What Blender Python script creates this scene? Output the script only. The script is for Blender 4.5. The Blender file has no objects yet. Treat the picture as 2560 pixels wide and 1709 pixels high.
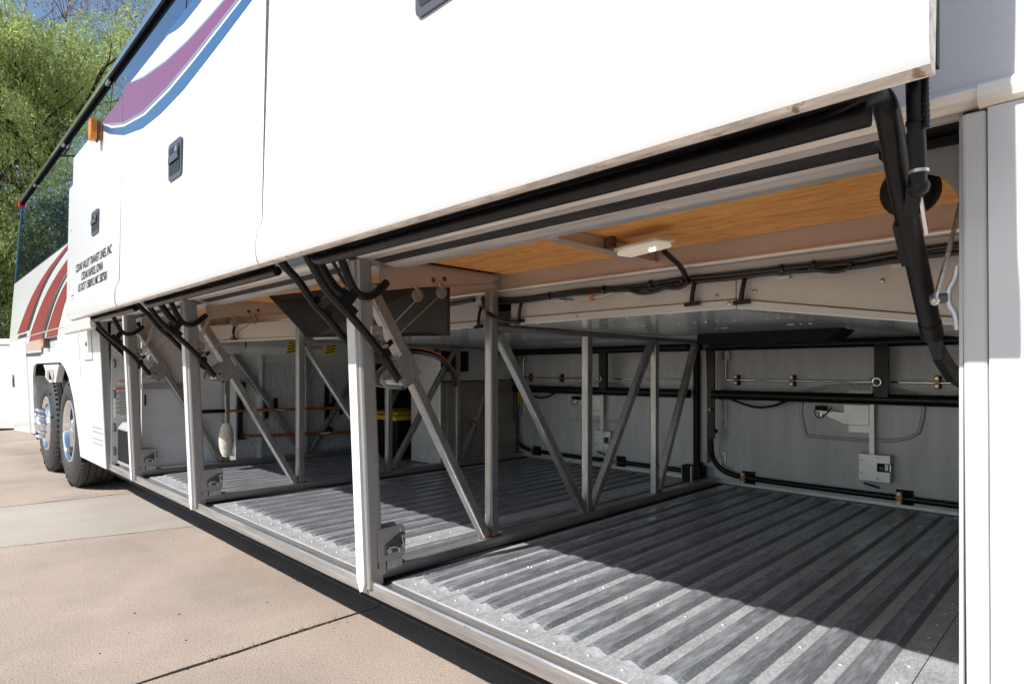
import bpy, math, random
import numpy as np
from mathutils import Vector, Matrix
random.seed(7)
SC = bpy.context.scene
COL = SC.collection
R = math.radians

# ------------------------------------------------------------------ camera
cam_d = bpy.data.cameras.new('camera'); cam = bpy.data.objects.new('camera', cam_d); COL.objects.link(cam)
cam.location = (0, 0, 1.06)
cam.rotation_euler = (R(90), 0, R(44.9))
cam_d.sensor_width = 36; cam_d.lens = 36*1518/2560
cam_d.shift_y = 70.5/2560
cam_d.clip_start = .02; cam_d.clip_end = 800
SC.camera = cam

# ------------------------------------------------------------------ sky, sun, exposure
W = bpy.data.worlds.new('World'); SC.world = W; W.use_nodes = True
nt = W.node_tree; nt.nodes.clear()
wo = nt.nodes.new('ShaderNodeOutputWorld'); bg = nt.nodes.new('ShaderNodeBackground'); sk = nt.nodes.new('ShaderNodeTexSky')
sk.sky_type = 'NISHITA'; sk.sun_disc = False; sk.sun_elevation = R(43); sk.sun_rotation = R(188)
sk.air_density = 1.1; sk.dust_density = .7; sk.ozone_density = 2.0
nt.links.new(sk.outputs[0], bg.inputs[0]); bg.inputs[1].default_value = .09
nt.links.new(bg.outputs[0], wo.inputs[0])
sl = bpy.data.lights.new('sun', 'SUN'); sun = bpy.data.objects.new('sun', sl); COL.objects.link(sun)
sl.energy = 4.1; sl.angle = R(.5); sl.color = (1, .97, .925)
sun.rotation_euler = Vector((.14, 1, -.955)).to_track_quat('-Z', 'Y').to_euler()
sun.location = (-2, -6, 12)
SC.view_settings.view_transform = 'Standard'; SC.view_settings.look = 'None'
SC.view_settings.gamma = 1; SC.view_settings.use_curve_mapping = False
SC.view_settings.exposure = .74

# ------------------------------------------------------------------ materials
MATS = {}
def pm(name, col, rough=.5, metal=0., var=0., scale=8., stretch=(1, 1, 1), bump=0., bscale=60., coat=0., spec=.5,
       col2=None, lo=.35, hi=.65, detail=4., bstretch=None, rvar=0., emit=None, estr=0., trans=0., spots=None, fine=None):
    m = bpy.data.materials.new(name); m.use_nodes = True
    t = m.node_tree; b = t.nodes['Principled BSDF']
    def inp(k, v):
        if k in b.inputs: b.inputs[k].default_value = v
    inp('Base Color', (*col, 1)); inp('Roughness', rough); inp('Metallic', metal)
    inp('Coat Weight', coat); inp('Coat Roughness', .08); inp('Specular IOR Level', spec)
    if trans: inp('Transmission Weight', trans)
    if emit: inp('Emission Color', (*emit, 1)); inp('Emission Strength', estr)
    tc = mp = None
    if var or bump or col2 or rvar or spots or fine:
        tc = t.nodes.new('ShaderNodeTexCoord')
        def noise(sc, st, det=detail):
            mp = t.nodes.new('ShaderNodeMapping'); mp.inputs['Scale'].default_value = st
            t.links.new(tc.outputs['Object'], mp.inputs[0])
            n = t.nodes.new('ShaderNodeTexNoise'); n.inputs['Scale'].default_value = sc; n.inputs['Detail'].default_value = det
            n.inputs['Roughness'].default_value = .62
            t.links.new(mp.outputs[0], n.inputs['Vector']); return n
        cur = None
        if var or col2:
            n = noise(scale, stretch)
            r = t.nodes.new('ShaderNodeValToRGB')
            a = col2 if col2 else tuple(c*(1-var) for c in col)
            c = col if col2 else tuple(min(1, c*(1+var)) for c in col)
            r.color_ramp.elements[0].position = lo; r.color_ramp.elements[1].position = hi
            r.color_ramp.elements[0].color = (*a, 1); r.color_ramp.elements[1].color = (*c, 1)
            t.links.new(n.outputs['Fac'], r.inputs[0]); cur = r.outputs[0]
            t.links.new(cur, b.inputs['Base Color'])
        if spots:
            sc_, th, sc_col = spots
            n = noise(sc_, (1, 1, 1), 6)
            r = t.nodes.new('ShaderNodeValToRGB')
            r.color_ramp.elements[0].position = th; r.color_ramp.elements[1].position = min(1, th+.06)
            r.color_ramp.elements[0].color = (0, 0, 0, 1); r.color_ramp.elements[1].color = (1, 1, 1, 1)
            t.links.new(n.outputs['Fac'], r.inputs[0])
            mx = t.nodes.new('ShaderNodeMix'); mx.data_type = 'RGBA'
            t.links.new(r.outputs[0], mx.inputs[0])
            if cur: t.links.new(cur, mx.inputs[6])
            else: mx.inputs[6].default_value = (*col, 1)
            mx.inputs[7].default_value = (*sc_col, 1)
            t.links.new(mx.outputs[2], b.inputs['Base Color'])
        if fine:
            fs, fst, fa = fine
            n = noise(fs, fst, 3)
            r = t.nodes.new('ShaderNodeValToRGB')
            r.color_ramp.elements[0].position = .30; r.color_ramp.elements[1].position = .70
            r.color_ramp.elements[0].color = (1-fa, 1-fa, 1-fa, 1); r.color_ramp.elements[1].color = (1+fa, 1+fa, 1+fa, 1)
            t.links.new(n.outputs['Fac'], r.inputs[0])
            mx = t.nodes.new('ShaderNodeMix'); mx.data_type = 'RGBA'; mx.blend_type = 'MULTIPLY'; mx.inputs[0].default_value = 1
            bl = b.inputs['Base Color'].links
            if bl: t.links.new(bl[0].from_socket, mx.inputs[6])
            else: mx.inputs[6].default_value = (*col, 1)
            t.links.new(r.outputs[0], mx.inputs[7]); t.links.new(mx.outputs[2], b.inputs['Base Color'])
        if rvar:
            n = noise(scale*.7, stretch)
            mr = t.nodes.new('ShaderNodeMapRange'); mr.inputs[1].default_value = .3; mr.inputs[2].default_value = .7
            mr.inputs[3].default_value = max(.02, rough-rvar); mr.inputs[4].default_value = min(1, rough+rvar)
            t.links.new(n.outputs['Fac'], mr.inputs[0]); t.links.new(mr.outputs[0], b.inputs['Roughness'])
        if bump:
            n = noise(bscale, bstretch or (1, 1, 1))
            bp = t.nodes.new('ShaderNodeBump'); bp.inputs['Strength'].default_value = bump; bp.inputs['Distance'].default_value = .01
            t.links.new(n.outputs['Fac'], bp.inputs['Height']); t.links.new(bp.outputs[0], b.inputs['Normal'])
    MATS[name] = m
    return m

WHITE = pm('white_paint', (.655, .66, .66), .25, coat=.25, var=.02, scale=1.5, bump=.012, bscale=2.5)
WEDGE = pm('white_edge_grime_bounce', (.66, .60, .53), .5, var=.3, scale=14, stretch=(1, 4, 4), spots=(30, .62, (.28, .2, .14)))  # beige mixes real grime with the warm bounce light on the edges
STEEL = pm('brushed_steel', (.39, .385, .375), .32, .8, var=.10, scale=5, stretch=(3, 3, 1.2), rvar=.08, bump=.03, bscale=50, spots=(22, .69, (.20, .15, .11)), fine=(60, (3, 3, .18), .20))
POSTW = pm('white_post_paint', (.58, .575, .56), .35, var=.05, scale=9, stretch=(3, 3, .5), spots=(40, .70, (.34, .31, .28)))
STEELY = pm('steel_floor_rail', (.36, .355, .345), .36, .7, var=.22, scale=6, stretch=(8, .5, 8), rvar=.1, spots=(22, .68, (.22, .17, .13)))
STEELX = pm('steel_rail', (.74, .70, .65), .38, .35, var=.22, scale=6, stretch=(.5, 8, 8), rvar=.12, bump=.08, bscale=60, bstretch=(.3, 4, 4), spots=(22, .68, (.25, .18, .13)))
POST = pm('grey_painted_post', (.31, .30, .285), .38, .25, var=.07, scale=9, stretch=(3, 3, .5), bump=.03, spots=(26, .72, (.30, .24, .18)))
ALU = pm('aluminium_sill', (.47, .46, .445), .33, .8, var=.26, scale=5, stretch=(.4, 9, 9), rvar=.12, bump=.1, bscale=50, bstretch=(.2, 5, 5), spots=(20, .66, (.33, .30, .27)))
CREAM = pm('cream_moulding', (.88, .82, .74), .45, .15, var=.12, scale=10, stretch=(.6, 6, 6), spots=(34, .66, (.25, .16, .1)))
SEAL = pm('rubber_seal', (.025, .023, .022), .6, var=.5, scale=16, stretch=(.4, 2, 2), bump=.4, bscale=30, spots=(24, .66, (.10, .09, .08)))
GALV = pm('galvanised_valley', (.485, .49, .50), .42, .35, var=.10, scale=14, bump=.12, bscale=220, rvar=.1, spots=(150, .60, (.62, .62, .61)), fine=(170, (1, .5, 1), .28))
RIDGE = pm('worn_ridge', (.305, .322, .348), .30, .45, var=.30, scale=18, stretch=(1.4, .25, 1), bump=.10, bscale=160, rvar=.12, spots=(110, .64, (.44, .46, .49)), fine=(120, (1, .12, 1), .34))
RSIDE = pm('ridge_flank_shade', (.175, .188, .205), .5, .3, var=.2, scale=25, stretch=(1, .2, 1), spots=(220, .58, (.30, .29, .27)), fine=(170, (1, 1, 1), .35))  # darker than the tops: shade of the ridge sides put into the colour
TIP = pm('ridge_tip_glint', (.54, .555, .575), .28, .4, var=.2, scale=60)  # lighter colour paints the highlight on each rounded ridge end
BLACK = pm('black_paint', (.0055, .0055, .006), .34, spec=.32, var=.25, scale=30, rvar=.08)
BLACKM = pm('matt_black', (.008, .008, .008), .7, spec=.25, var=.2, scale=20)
LOOM = pm('loom_plastic', (.012, .012, .013), .32)
GREY = pm('grey_panel', (.54, .53, .505), .42, .1, var=.05, scale=4, spots=(30, .75, (.2, .18, .16)))
GREYD = pm('far_door_grey', (.46, .47, .475), .42, .15, var=.10, scale=5, stretch=(3, 1, .5), spots=(26, .76, (.18, .18, .18)))
GREYW = pm('bulkhead_grey', (.57, .585, .60), .4, .15, var=.08, scale=4, spots=(24, .75, (.2, .2, .2)))
PLATE = pm('polished_plate', (.76, .78, .76), .12, .25, var=.05, scale=3, bump=.05, bscale=7)
LIGHTMETAL = pm('bare_aluminium', (.62, .62, .61), .4, .6, var=.07, scale=12)
CONC = pm('tan_concrete', (.345, .276, .226), .95, var=.15, scale=1.3, detail=10, spots=(70, .615, (.17, .13, .105)), fine=(170, (1, 1, 1), .45))
CONCP = pm('pale_concrete', (.355, .315, .272), .9, var=.09, scale=1.6, stretch=(1, .4, 1), detail=10, spots=(70, .65, (.21, .18, .155)), fine=(150, (1, 1, 1), .32))
DIRT = pm('dirt', (.08, .06, .045), 1, var=.3, scale=20)
RUST = pm('rust', (.12, .05, .025), .9, var=.5, scale=60)
COPPER = pm('plated_clamp', (.26, .15, .07), .4, .7, var=.3, scale=60)
CHROME = pm('chrome', (.85, .85, .86), .06, 1)
BEAM = pm('smooth_steel_beam', (.56, .475, .42), .36, .5, var=.05, scale=5, stretch=(.4, 1, 4), rvar=.06, spots=(40, .74, (.25, .18, .13)))
PULLEY = pm('grey_pulley', (.22, .215, .205), .4, .3)
LATCH = pm('zinc_latch', (.11, .11, .108), .32, .7, var=.3, scale=60)
CAB = pm('dull_bronze_panel', (.27, .235, .20), .4, .4, var=.15, scale=5)
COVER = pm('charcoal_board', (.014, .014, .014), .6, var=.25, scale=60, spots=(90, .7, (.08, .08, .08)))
BOLT = pm('bolt_steel', (.55, .52, .46), .3, .9, var=.2, scale=80)
RUBBER = pm('tyre_rubber', (.030, .031, .033), .62, var=.2, scale=20, bump=.1)
GLASS = pm('tinted_glass', (.23, .37, .50), .012, .97)
GUT = pm('gutter_black', (.004, .004, .004), .8, spec=.05)
ROOF = pm('roof_gloss', (.72, .78, .84), .10, .95)
AMBER = pm('amber_lens', (.75, .24, .02), .15, var=.2, scale=60, trans=.2)
REDL = pm('red_lens', (.6, .03, .02), .2)
DARKPL = pm('handle_plastic', (.07, .075, .085), .38)
DARKIN = pm('handle_recess', (.012, .014, .018), .5)
PAPER = pm('label_paper', (.62, .60, .56), .6, var=.04, scale=30)
INK = pm('black_print', (.012, .012, .015), .6, spec=.3)
ORANGE = pm('orange_print', (.60, .16, .03), .6)
YEL = pm('hazard_yellow', (.85, .60, .04), .5)
YLID = pm('yellow_lid', (.55, .30, .015), .35)
MAG = pm('magenta_vinyl', (.20, .054, .127), .28, coat=.3)
BLUEV = pm('blue_vinyl', (.029, .105, .228), .28, coat=.3)
GREYV = pm('grey_vinyl', (.20, .26, .35), .3, coat=.2)
REDV = pm('red_vinyl', (.22, .031, .029), .40, spec=.35, var=.12, scale=3)
DARKV = pm('dark_vinyl', (.026, .036, .044), .4, spec=.3)
TANV = pm('tan_vinyl', (.43, .31, .245), .3)
MITT = pm('woven_cotton', (.74, .68, .58), .95, var=.35, scale=120, stretch=(1, 1, 3), bump=1., bscale=150)
POLE = pm('orange_pole', (.30, .085, .025), .45, var=.35, scale=14, spots=(40, .63, (.03, .02, .02)))
DUCT = pm('green_grey_duct', (.52, .59, .53), .32, .1)
TUBING = pm('clear_hose', (.45, .37, .26), .2)
LENS = pm('lamp_lens', (.40, .36, .31), .18, emit=(1, .84, .66), estr=.22, bump=.5, bscale=300)
BULB = pm('lamp_bulb', (1, .9, .7), .3, emit=(1, .82, .6), estr=14)
VINYLF = pm('white_vinyl_fence', (.74, .72, .68), .4, var=.03, scale=2)
TWIG = pm('pale_twig', (.16, .125, .095), .9, var=.3, scale=10)
BARK = pm('bark', (.055, .042, .032), .95, var=.35, scale=14, stretch=(1, 1, .3), bump=.6, bscale=30)
LEAF = pm('willow_leaf', (.40, .47, .16), .55, var=.45, scale=1.6, spec=.4)
LEAF2 = pm('dark_leaf', (.055, .085, .025), .55, var=.4, scale=2)
LEAFA = pm('autumn_leaf', (.30, .20, .08), .6, var=.35, scale=4)
for lm in (LEAF, LEAF2, LEAFA):      # thin leaves let some sunlight through
    t = lm.node_tree; b = t.nodes['Principled BSDF']; out = t.nodes['Material Output']
    tr = t.nodes.new('ShaderNodeBsdfTranslucent'); mx = t.nodes.new('ShaderNodeMixShader'); mx.inputs[0].default_value = .35
    if b.inputs['Base Color'].links: t.links.new(b.inputs['Base Color'].links[0].from_socket, tr.inputs[0])
    t.links.new(b.outputs[0], mx.inputs[1]); t.links.new(tr.outputs[0], mx.inputs[2]); t.links.new(mx.outputs[0], out.inputs[0])

def wood(name, a, c, axis_scale, sc=1.):
    m = bpy.data.materials.new(name); m.use_nodes = True; t = m.node_tree; b = t.nodes['Principled BSDF']
    tc = t.nodes.new('ShaderNodeTexCoord'); mp = t.nodes.new('ShaderNodeMapping'); mp.inputs['Scale'].default_value = axis_scale
    n = t.nodes.new('ShaderNodeTexNoise'); n.inputs['Scale'].default_value = 2.2*sc; n.inputs['Detail'].default_value = 5
    n.inputs['Distortion'].default_value = .6
    w = t.nodes.new('ShaderNodeMath'); w.operation = 'MULTIPLY'; w.inputs[1].default_value = 9
    fr = t.nodes.new('ShaderNodeMath'); fr.operation = 'PINGPONG'; fr.inputs[1].default_value = .5
    r = t.nodes.new('ShaderNodeValToRGB'); e = r.color_ramp.elements
    e[0].position = .02; e[0].color = (*a, 1); e[1].position = .30; e[1].color = (*c, 1)
    n2 = t.nodes.new('ShaderNodeTexNoise'); n2.inputs['Scale'].default_value = 60*sc; n2.inputs['Detail'].default_value = 4
    mx = t.nodes.new('ShaderNodeMix'); mx.data_type = 'RGBA'; mx.blend_type = 'MULTIPLY'
    r2 = t.nodes.new('ShaderNodeValToRGB'); r2.color_ramp.elements[0].position = .35; r2.color_ramp.elements[0].color = (.72, .66, .6, 1); r2.color_ramp.elements[1].position = .55
    L = t.links.new
    L(tc.outputs['Object'], mp.inputs[0]); L(mp.outputs[0], n.inputs['Vector']); L(mp.outputs[0], n2.inputs['Vector'])
    L(n.outputs['Fac'], w.inputs[0]); L(w.outputs[0], fr.inputs[0]); L(fr.outputs[0], r.inputs[0])
    L(n2.outputs['Fac'], r2.inputs[0]); mx.inputs[0].default_value = .8; L(r.outputs[0], mx.inputs[6]); L(r2.outputs[0], mx.inputs[7])
    L(mx.outputs[2], b.inputs['Base Color']); b.inputs['Roughness'].default_value = .5
    return m
PLY = wood('varnished_plywood', (.68, .265, .055), (.88, .43, .12), (.7, 5.5, 5), 1.3)
PLYG = wood('grey_washed_plywood', (.36, .378, .395), (.52, .545, .565), (5, 5, .7), 1.6)

# ------------------------------------------------------------------ mesh builder
class MB:
    def __init__(s): s.v = []; s.f = []; s.mi = []; s.sm = []; s.mats = []
    def m(s, mat):
        if mat not in s.mats: s.mats.append(mat)
        return s.mats.index(mat)
    def face(s, idx, mat, smooth=False):
        s.f.append(tuple(idx)); s.mi.append(s.m(mat)); s.sm.append(smooth)
    def poly(s, pts, mat):
        b = len(s.v); s.v += [tuple(p) for p in pts]; s.face(range(b, b+len(pts)), mat); return s
    def prism(s, pts, vec, mat, capmat=None):
        b = len(s.v); n = len(pts); vec = Vector(vec)
        P = [Vector(p) for p in pts]
        nrm = Vector((0, 0, 0))
        for i in range(n): nrm += P[i].cross(P[(i+1) % n])
        if nrm.dot(vec) > 0: P.reverse()
        s.v += [tuple(p) for p in P] + [tuple(p+vec) for p in P]
        s.face(range(b, b+n), capmat or mat); s.face([b+2*n-1-i for i in range(n)], capmat or mat)
        for i in range(n):
            j = (i+1) % n; s.face((b+j, b+i, b+n+i, b+n+j), mat)
        return s
    def box(s, x0, x1, y0, y1, z0, z1, mat):
        x0, x1 = min(x0, x1), max(x0, x1); y0, y1 = min(y0, y1), max(y0, y1); z0, z1 = min(z0, z1), max(z0, z1)
        return s.prism([(x0, y0, z0), (x1, y0, z0), (x1, y1, z0), (x0, y1, z0)], (0, 0, z1-z0), mat)
    def beam(s, p0, p1, w, h, mat, up=(1, 0, 0), r=.0):
        """rectangular tube from p0 to p1: h along the 'up' axis, w across it; r rounds its four edges"""
        p0 = Vector(p0); p1 = Vector(p1); d = (p1-p0).normalized(); u = Vector(up); u = (u-d*u.dot(d)).normalized(); v = d.cross(u)
        a, c = w/2, h/2
        if r: q = [(a, c-r), (a-r*.3, c-r*.3), (a-r, c), (-a+r, c), (-a+r*.3, c-r*.3), (-a, c-r), (-a, -c+r), (-a+r*.3, -c+r*.3), (-a+r, -c), (a-r, -c), (a-r*.3, -c+r*.3), (a, -c+r)]
        else: q = [(a, c), (-a, c), (-a, -c), (a, -c)]
        return s.prism([p0+v*i+u*j for i, j in q], p1-p0, mat)
    def tube(s, pts, r, mat, n=10, smooth_path=True, rings=None):
        P = [Vector(p) for p in pts]
        if smooth_path and len(P) > 2:
            for _ in range(2):
                Q = [P[0]]
                for i in range(len(P)-1):
                    a, b = P[i], P[i+1]
                    if i > 0: Q.append(a.lerp(b, .25))
                    if i < len(P)-2: Q.append(a.lerp(b, .75))
                Q.append(P[-1]); P = Q
        base = len(s.v); k = len(P); ref = Vector((.3, .5, .81)).normalized()
        for i, p in enumerate(P):
            d = (P[min(i+1, k-1)]-P[max(i-1, 0)]).normalized()
            a = (ref-d*ref.dot(d)).normalized(); c = d.cross(a); ref = a
            rr = r(i/(k-1)) if callable(r) else r
            for j in range(n):
                t = 2*math.pi*j/n; s.v.append(tuple(p+a*(rr*math.cos(t))+c*(rr*math.sin(t))))
        for i in range(k-1):
            for j in range(n):
                j2 = (j+1) % n; s.face((base+i*n+j, base+i*n+j2, base+(i+1)*n+j2, base+(i+1)*n+j), mat, True)
        q = len(s.v); s.v += [s.v[base+j] for j in range(n)]+[s.v[base+(k-1)*n+j] for j in range(n)]
        s.face([q+n-1-j for j in range(n)], mat); s.face([q+n+j for j in range(n)], mat)
        return s
    def loom(s, pts, r, mat, pitch=.008):
        """corrugated conduit"""
        P = [Vector(p) for p in pts]
        for _ in range(2):
            Q = [P[0]]
            for i in range(len(P)-1):
                a, b = P[i], P[i+1]
                if i > 0: Q.append(a.lerp(b, .25))
                if i < len(P)-2: Q.append(a.lerp(b, .75))
            Q.append(P[-1]); P = Q
        out = []
        for i in range(len(P)-1):
            n = max(1, int((P[i+1]-P[i]).length/(pitch/2)))
            out += [P[i].lerp(P[i+1], j/n) for j in range(n)]
        out.append(P[-1]); k = len(out)
        return s.tube(out, lambda t: r if int(round(t*(k-1))) % 2 else r*.8, mat, 7, False)
    def cyl(s, p0, p1, r, mat, n=14, r2=None):
        p0 = Vector(p0); p1 = Vector(p1)
        return s.tube([p0, p1], (lambda t: r+(r2-r)*t) if r2 is not None else r, mat, n, False)
    def lathe(s, prof, o, axis, mat, n=28, smooth=True, mats=None):
        o = Vector(o); ax = Vector(axis).normalized(); a = ax.orthogonal().normalized(); c = ax.cross(a)
        base = len(s.v); k = len(prof)
        for (r, h) in prof:
            for j in range(n):
                t = 2*math.pi*j/n; s.v.append(tuple(o+ax*h+a*(r*math.cos(t))+c*(r*math.sin(t))))
        for i in range(k-1):
            for j in range(n):
                j2 = (j+1) % n
                s.face((base+i*n+j, base+i*n+j2, base+(i+1)*n+j2, base+(i+1)*n+j), mats[i] if mats else mat, smooth)
        return s
    def ball(s, o, r, mat, n=10, sc=(1, 1, 1)):
        base = len(s.v); o = Vector(o)
        for i in range(n//2+1):
            ph = math.pi*i/(n//2)
            for j in range(n):
                t = 2*math.pi*j/n
                s.v.append((o.x+r*sc[0]*math.sin(ph)*math.cos(t), o.y+r*sc[1]*math.sin(ph)*math.sin(t), o.z+r*sc[2]*math.cos(ph)))
        for i in range(n//2):
            for j in range(n):
                j2 = (j+1) % n; s.face((base+i*n+j, base+(i+1)*n+j, base+(i+1)*n+j2, base+i*n+j2), mat, True)
        return s
    def build(s, name, parent=None, bevel=0., label=None, kind=None):
        me = bpy.data.meshes.new(name); me.from_pydata(s.v, [], s.f)
        for m in s.mats: me.materials.append(m)
        me.polygons.foreach_set('material_index', s.mi); me.polygons.foreach_set('use_smooth', s.sm); me.update()
        o = bpy.data.objects.new(name, me); COL.objects.link(o)
        if parent:
            o.parent = parent
            if parent.type == 'EMPTY': o.matrix_parent_inverse = Matrix.Translation(-parent.location)
        if bevel:
            b = o.modifiers.new('bevel', 'BEVEL'); b.width = bevel; b.segments = 2; b.limit_method = 'ANGLE'; b.angle_limit = R(40)
        if label: o['label'] = label
        if kind: o['kind'] = kind
        return o
def thing(name, loc, label, cat, group=None):
    o = bpy.data.objects.new(name, None); COL.objects.link(o); o.location = loc; o.empty_display_size = .1
    o['label'] = label; o['category'] = cat
    if group: o['group'] = group
    return o
def tag(o, label, cat, group=None):
    o['label'] = label; o['category'] = cat
    if group: o['group'] = group
    return o
def dup(o, dx, parent=None, skip=()):
    c = o.copy(); COL.objects.link(c); inv = o.matrix_parent_inverse.copy(); c.parent = parent or o.parent; c.matrix_parent_inverse = inv
    if parent is None: c.location.x += dx
    for ch in o.children:
        if ch.name.split('.')[0] in skip: continue
        dup(ch, 0, c, skip)
    return c

# ------------------------------------------------------------------ ground
g = MB(); g.poly([(-300, -300, -.03), (300, -300, -.03), (300, 300, -.03), (-300, 300, -.03)], DIRT)
ground = g.build('ground', kind='structure')
def jag(p, q, n=28, amp=.006):
    p = Vector(p); q = Vector(q); out = []
    for i in range(n):
        a = p.lerp(q, i/n); out.append((a.x+random.uniform(-amp, amp), a.y, 0))
    return out
def slab(xa0, xa1, xb0, xb1, y0, y1, mat, amp=.004):
    """left edge runs xa0 (at y0) to xa1 (at y1), right edge xb0 to xb1"""
    b = MB()
    right = jag((xb0, y0, 0), (xb1, y1, 0), 40, amp)+[(xb1, y1, 0)]
    left = jag((xa1, y1, 0), (xa0, y0, 0), 40, amp)+[(xa0, y0, 0)]
    b.prism([(x, y, -.05) for x, y, z in right+left], (0, 0, .05), mat)
    o = b.build('slab', ground); return o
xs = [(-2.348, 0.), (-4.62, .28), (-6.085, .08), (-9.755, .02)]
def xe(i, y): return xs[i][0]+xs[i][1]*(y-.8)
for y0, y1 in ((-9, -3.2), (-3.19, 4.2), (4.21, 12)):
    slab(-2.339, -2.339, 3.6, 3.6, y0, y1, CONC)
    slab(3.61, 3.61, 9.6, 9.6, y0, y1, CONC)
slab(xe(1, -3.19)+.010, xe(1, 4.2)+.010, -2.357, -2.357, -3.19, 4.2, CONC, .006)
slab(xe(2, -3.19)+.004, xe(2, 4.2)+.004, xe(1, -3.19)-.003, xe(1, 4.2)-.003, -3.19, 4.2, CONCP)
slab(xe(3, -3.19)+.008, xe(3, 4.2)+.008, xe(2, -3.19)-.012, xe(2, 4.2)-.012, -3.19, 4.2, CONC, .012)
slab(-13.9, -13.9, xe(3, -3.19)-.008, xe(3, 4.2)-.008, -3.19, 4.2, CONC)
for y0, y1 in ((-9, -3.2), (4.21, 12)):
    slab(-6.1, -6.1, -2.357, -2.357, y0, y1, CONC); slab(-13.9, -13.9, -6.115, -6.115, y0, y1, CONC)
w = MB(); rw = random.Random(3)
GRN = pm('weed', (.10, .12, .03), .8, var=.4, scale=40, col2=(.13, .075, .03))
for _ in range(900):
    y = rw.uniform(-1.5, 1.35); x = -2.348+rw.gauss(0, .006)
    if rw.random() > .45+.4*math.sin(y*7)+.3*math.sin(y*17): continue
    hgt = rw.uniform(.006, .02); a = rw.uniform(0, 6.28); dx = math.cos(a)*.012; dy = math.sin(a)*.012
    w.poly([(x-dy*.2, y+dx*.2, -.008), (x+dy*.2, y-dx*.2, -.008), (x+dx, y+dy, hgt)], GRN)
for _ in range(160):
    y = rw.uniform(-.2, .8); x = xe(1, y)+.004+rw.gauss(0, .006); hgt = rw.uniform(.005, .02); a = rw.uniform(0, 6.28)
    w.poly([(x-.003, y, -.005), (x+.003, y, -.005), (x+math.cos(a)*.015, y+math.sin(a)*.015, hgt)], GRN)
tag(w.build('joint_weeds', kind='stuff'), 'dry weeds growing along the joints of the concrete slabs', 'weeds')
w = MB()
for _ in range(34):
    x = rw.uniform(-6, -1.4); y = rw.uniform(.3, 1.4); r_ = rw.uniform(.0015, .0045)
    w.ball((x, y, r_*.4), r_, DIRT if rw.random() < .6 else BARK, 6, (1, 1.4, .5))
tag(w.build('ground_litter', kind='stuff'), 'specks of leaf litter and grit on the concrete', 'litter')

# ------------------------------------------------------------------ the coach
bus = thing('coach_bus', (-4, 2.3, 0), 'white touring coach parked with its row of luggage bay doors raised', 'bus')
XR = -10.25; XF = 3.4
def ys(z):
    K = [(.3, 1.032), (.35, 1.03), (1.45, .983), (2.2, 1.035), (3.2, 1.10), (3.26, 1.115), (3.34, 1.15)]
    for (a, ya), (b, yb) in zip(K, K[1:]):
        if z <= b: return ya+(yb-ya)*(z-a)/(b-a)
    return K[-1][1]
HZ = 1.412            # underside of the upper body over the bays
def side_sheet(poly, mat, off=0., th=.02, name=None, parent=bus, label=None, bevel=0.):
    """a sheet following the coach side: poly in (x, z), built with thickness"""
    b = MB(); n = len(poly); base = 0
    b.v = [(x, ys(z)-off, z) for x, z in poly]+[(x, ys(z)-off+th, z) for x, z in poly]
    ar = sum(poly[i][0]*poly[(i+1) % n][1]-poly[(i+1) % n][0]*poly[i][1] for i in range(n))
    idx = list(range(n)) if ar > 0 else list(range(n))[::-1]
    b.face(idx, mat); b.face([n+i for i in idx[::-1]], mat)
    for k in range(n):
        i, j = idx[k], idx[(k+1) % n]; b.face((j, i, n+i, n+j), mat)
    return b.build(name, parent, label=label, bevel=bevel) if name else b
# lower side behind the bays, with the double wheel arch
arch = [(-6.03, .352), (-6.07, .50), (-6.2, .82), (-6.36, 1.0), (-6.52, 1.085), (-6.70, 1.13), (-8.12, 1.13), (-8.28, 1.10), (-8.38, 1.0), (-8.43, .75), (-8.43, .36)]
side_sheet([(-5.14, .352)]+arch+[(XR+.25, .29), (XR, .27), (XR, 1.43), (-5.14, 1.43)], WHITE, name='lower_side_panel')
s = MB()       # return flange of the panel towards the first compartment and the rolled bottom corner
s.prism([(-5.142, ys(z)+.001, z) for z in (.352, .7, 1.1, 1.428)]+[(-5.142, ys(1.428)+.05, 1.428), (-5.142, 1.08, .352)], (.022, 0, 0), POST)
s.build('panel_flange', bus)
# the flap between the two wheels with its clearance light
fl = side_sheet([(-6.775, 1.114), (-7.00, .946), (-7.35, .943), (-7.635, 1.114)], WHITE, th=.05, name='wheel_skirt')
s = MB(); s.box(-7.22, -7.08, .965, 1.0, .97, 1.07, CHROME); s.box(-7.20, -7.13, .955, .966, .985, 1.055, LENS); s.build('side_light', fl, bevel=.004)
# arch liner
s = MB()
L = [(-6.05, .3), (-6.2, .82), (-6.5, 1.10), (-8.2, 1.15), (-8.40, 1.0), (-8.42, .3)]
for (xa, za), (xb, zb) in zip(L, L[1:]):
    s.poly([(xa, 1.04, za), (xb, 1.04, zb), (xb, 2.0, zb), (xa, 2.0, za)], BLACKM)
s.poly([(x, 2.0, z) for x, z in L], BLACKM); s.build('wheel_well', bus)
s = MB()
s.prism([(-8.39, ys(z)+.021, z) for z in (.40, .75, 1.0)]+[(-8.39, 1.15, 1.0), (-8.39, 1.15, .40)], (-.015, 0, 0), GREY)
s.build('arch_lip', bus)
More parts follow.
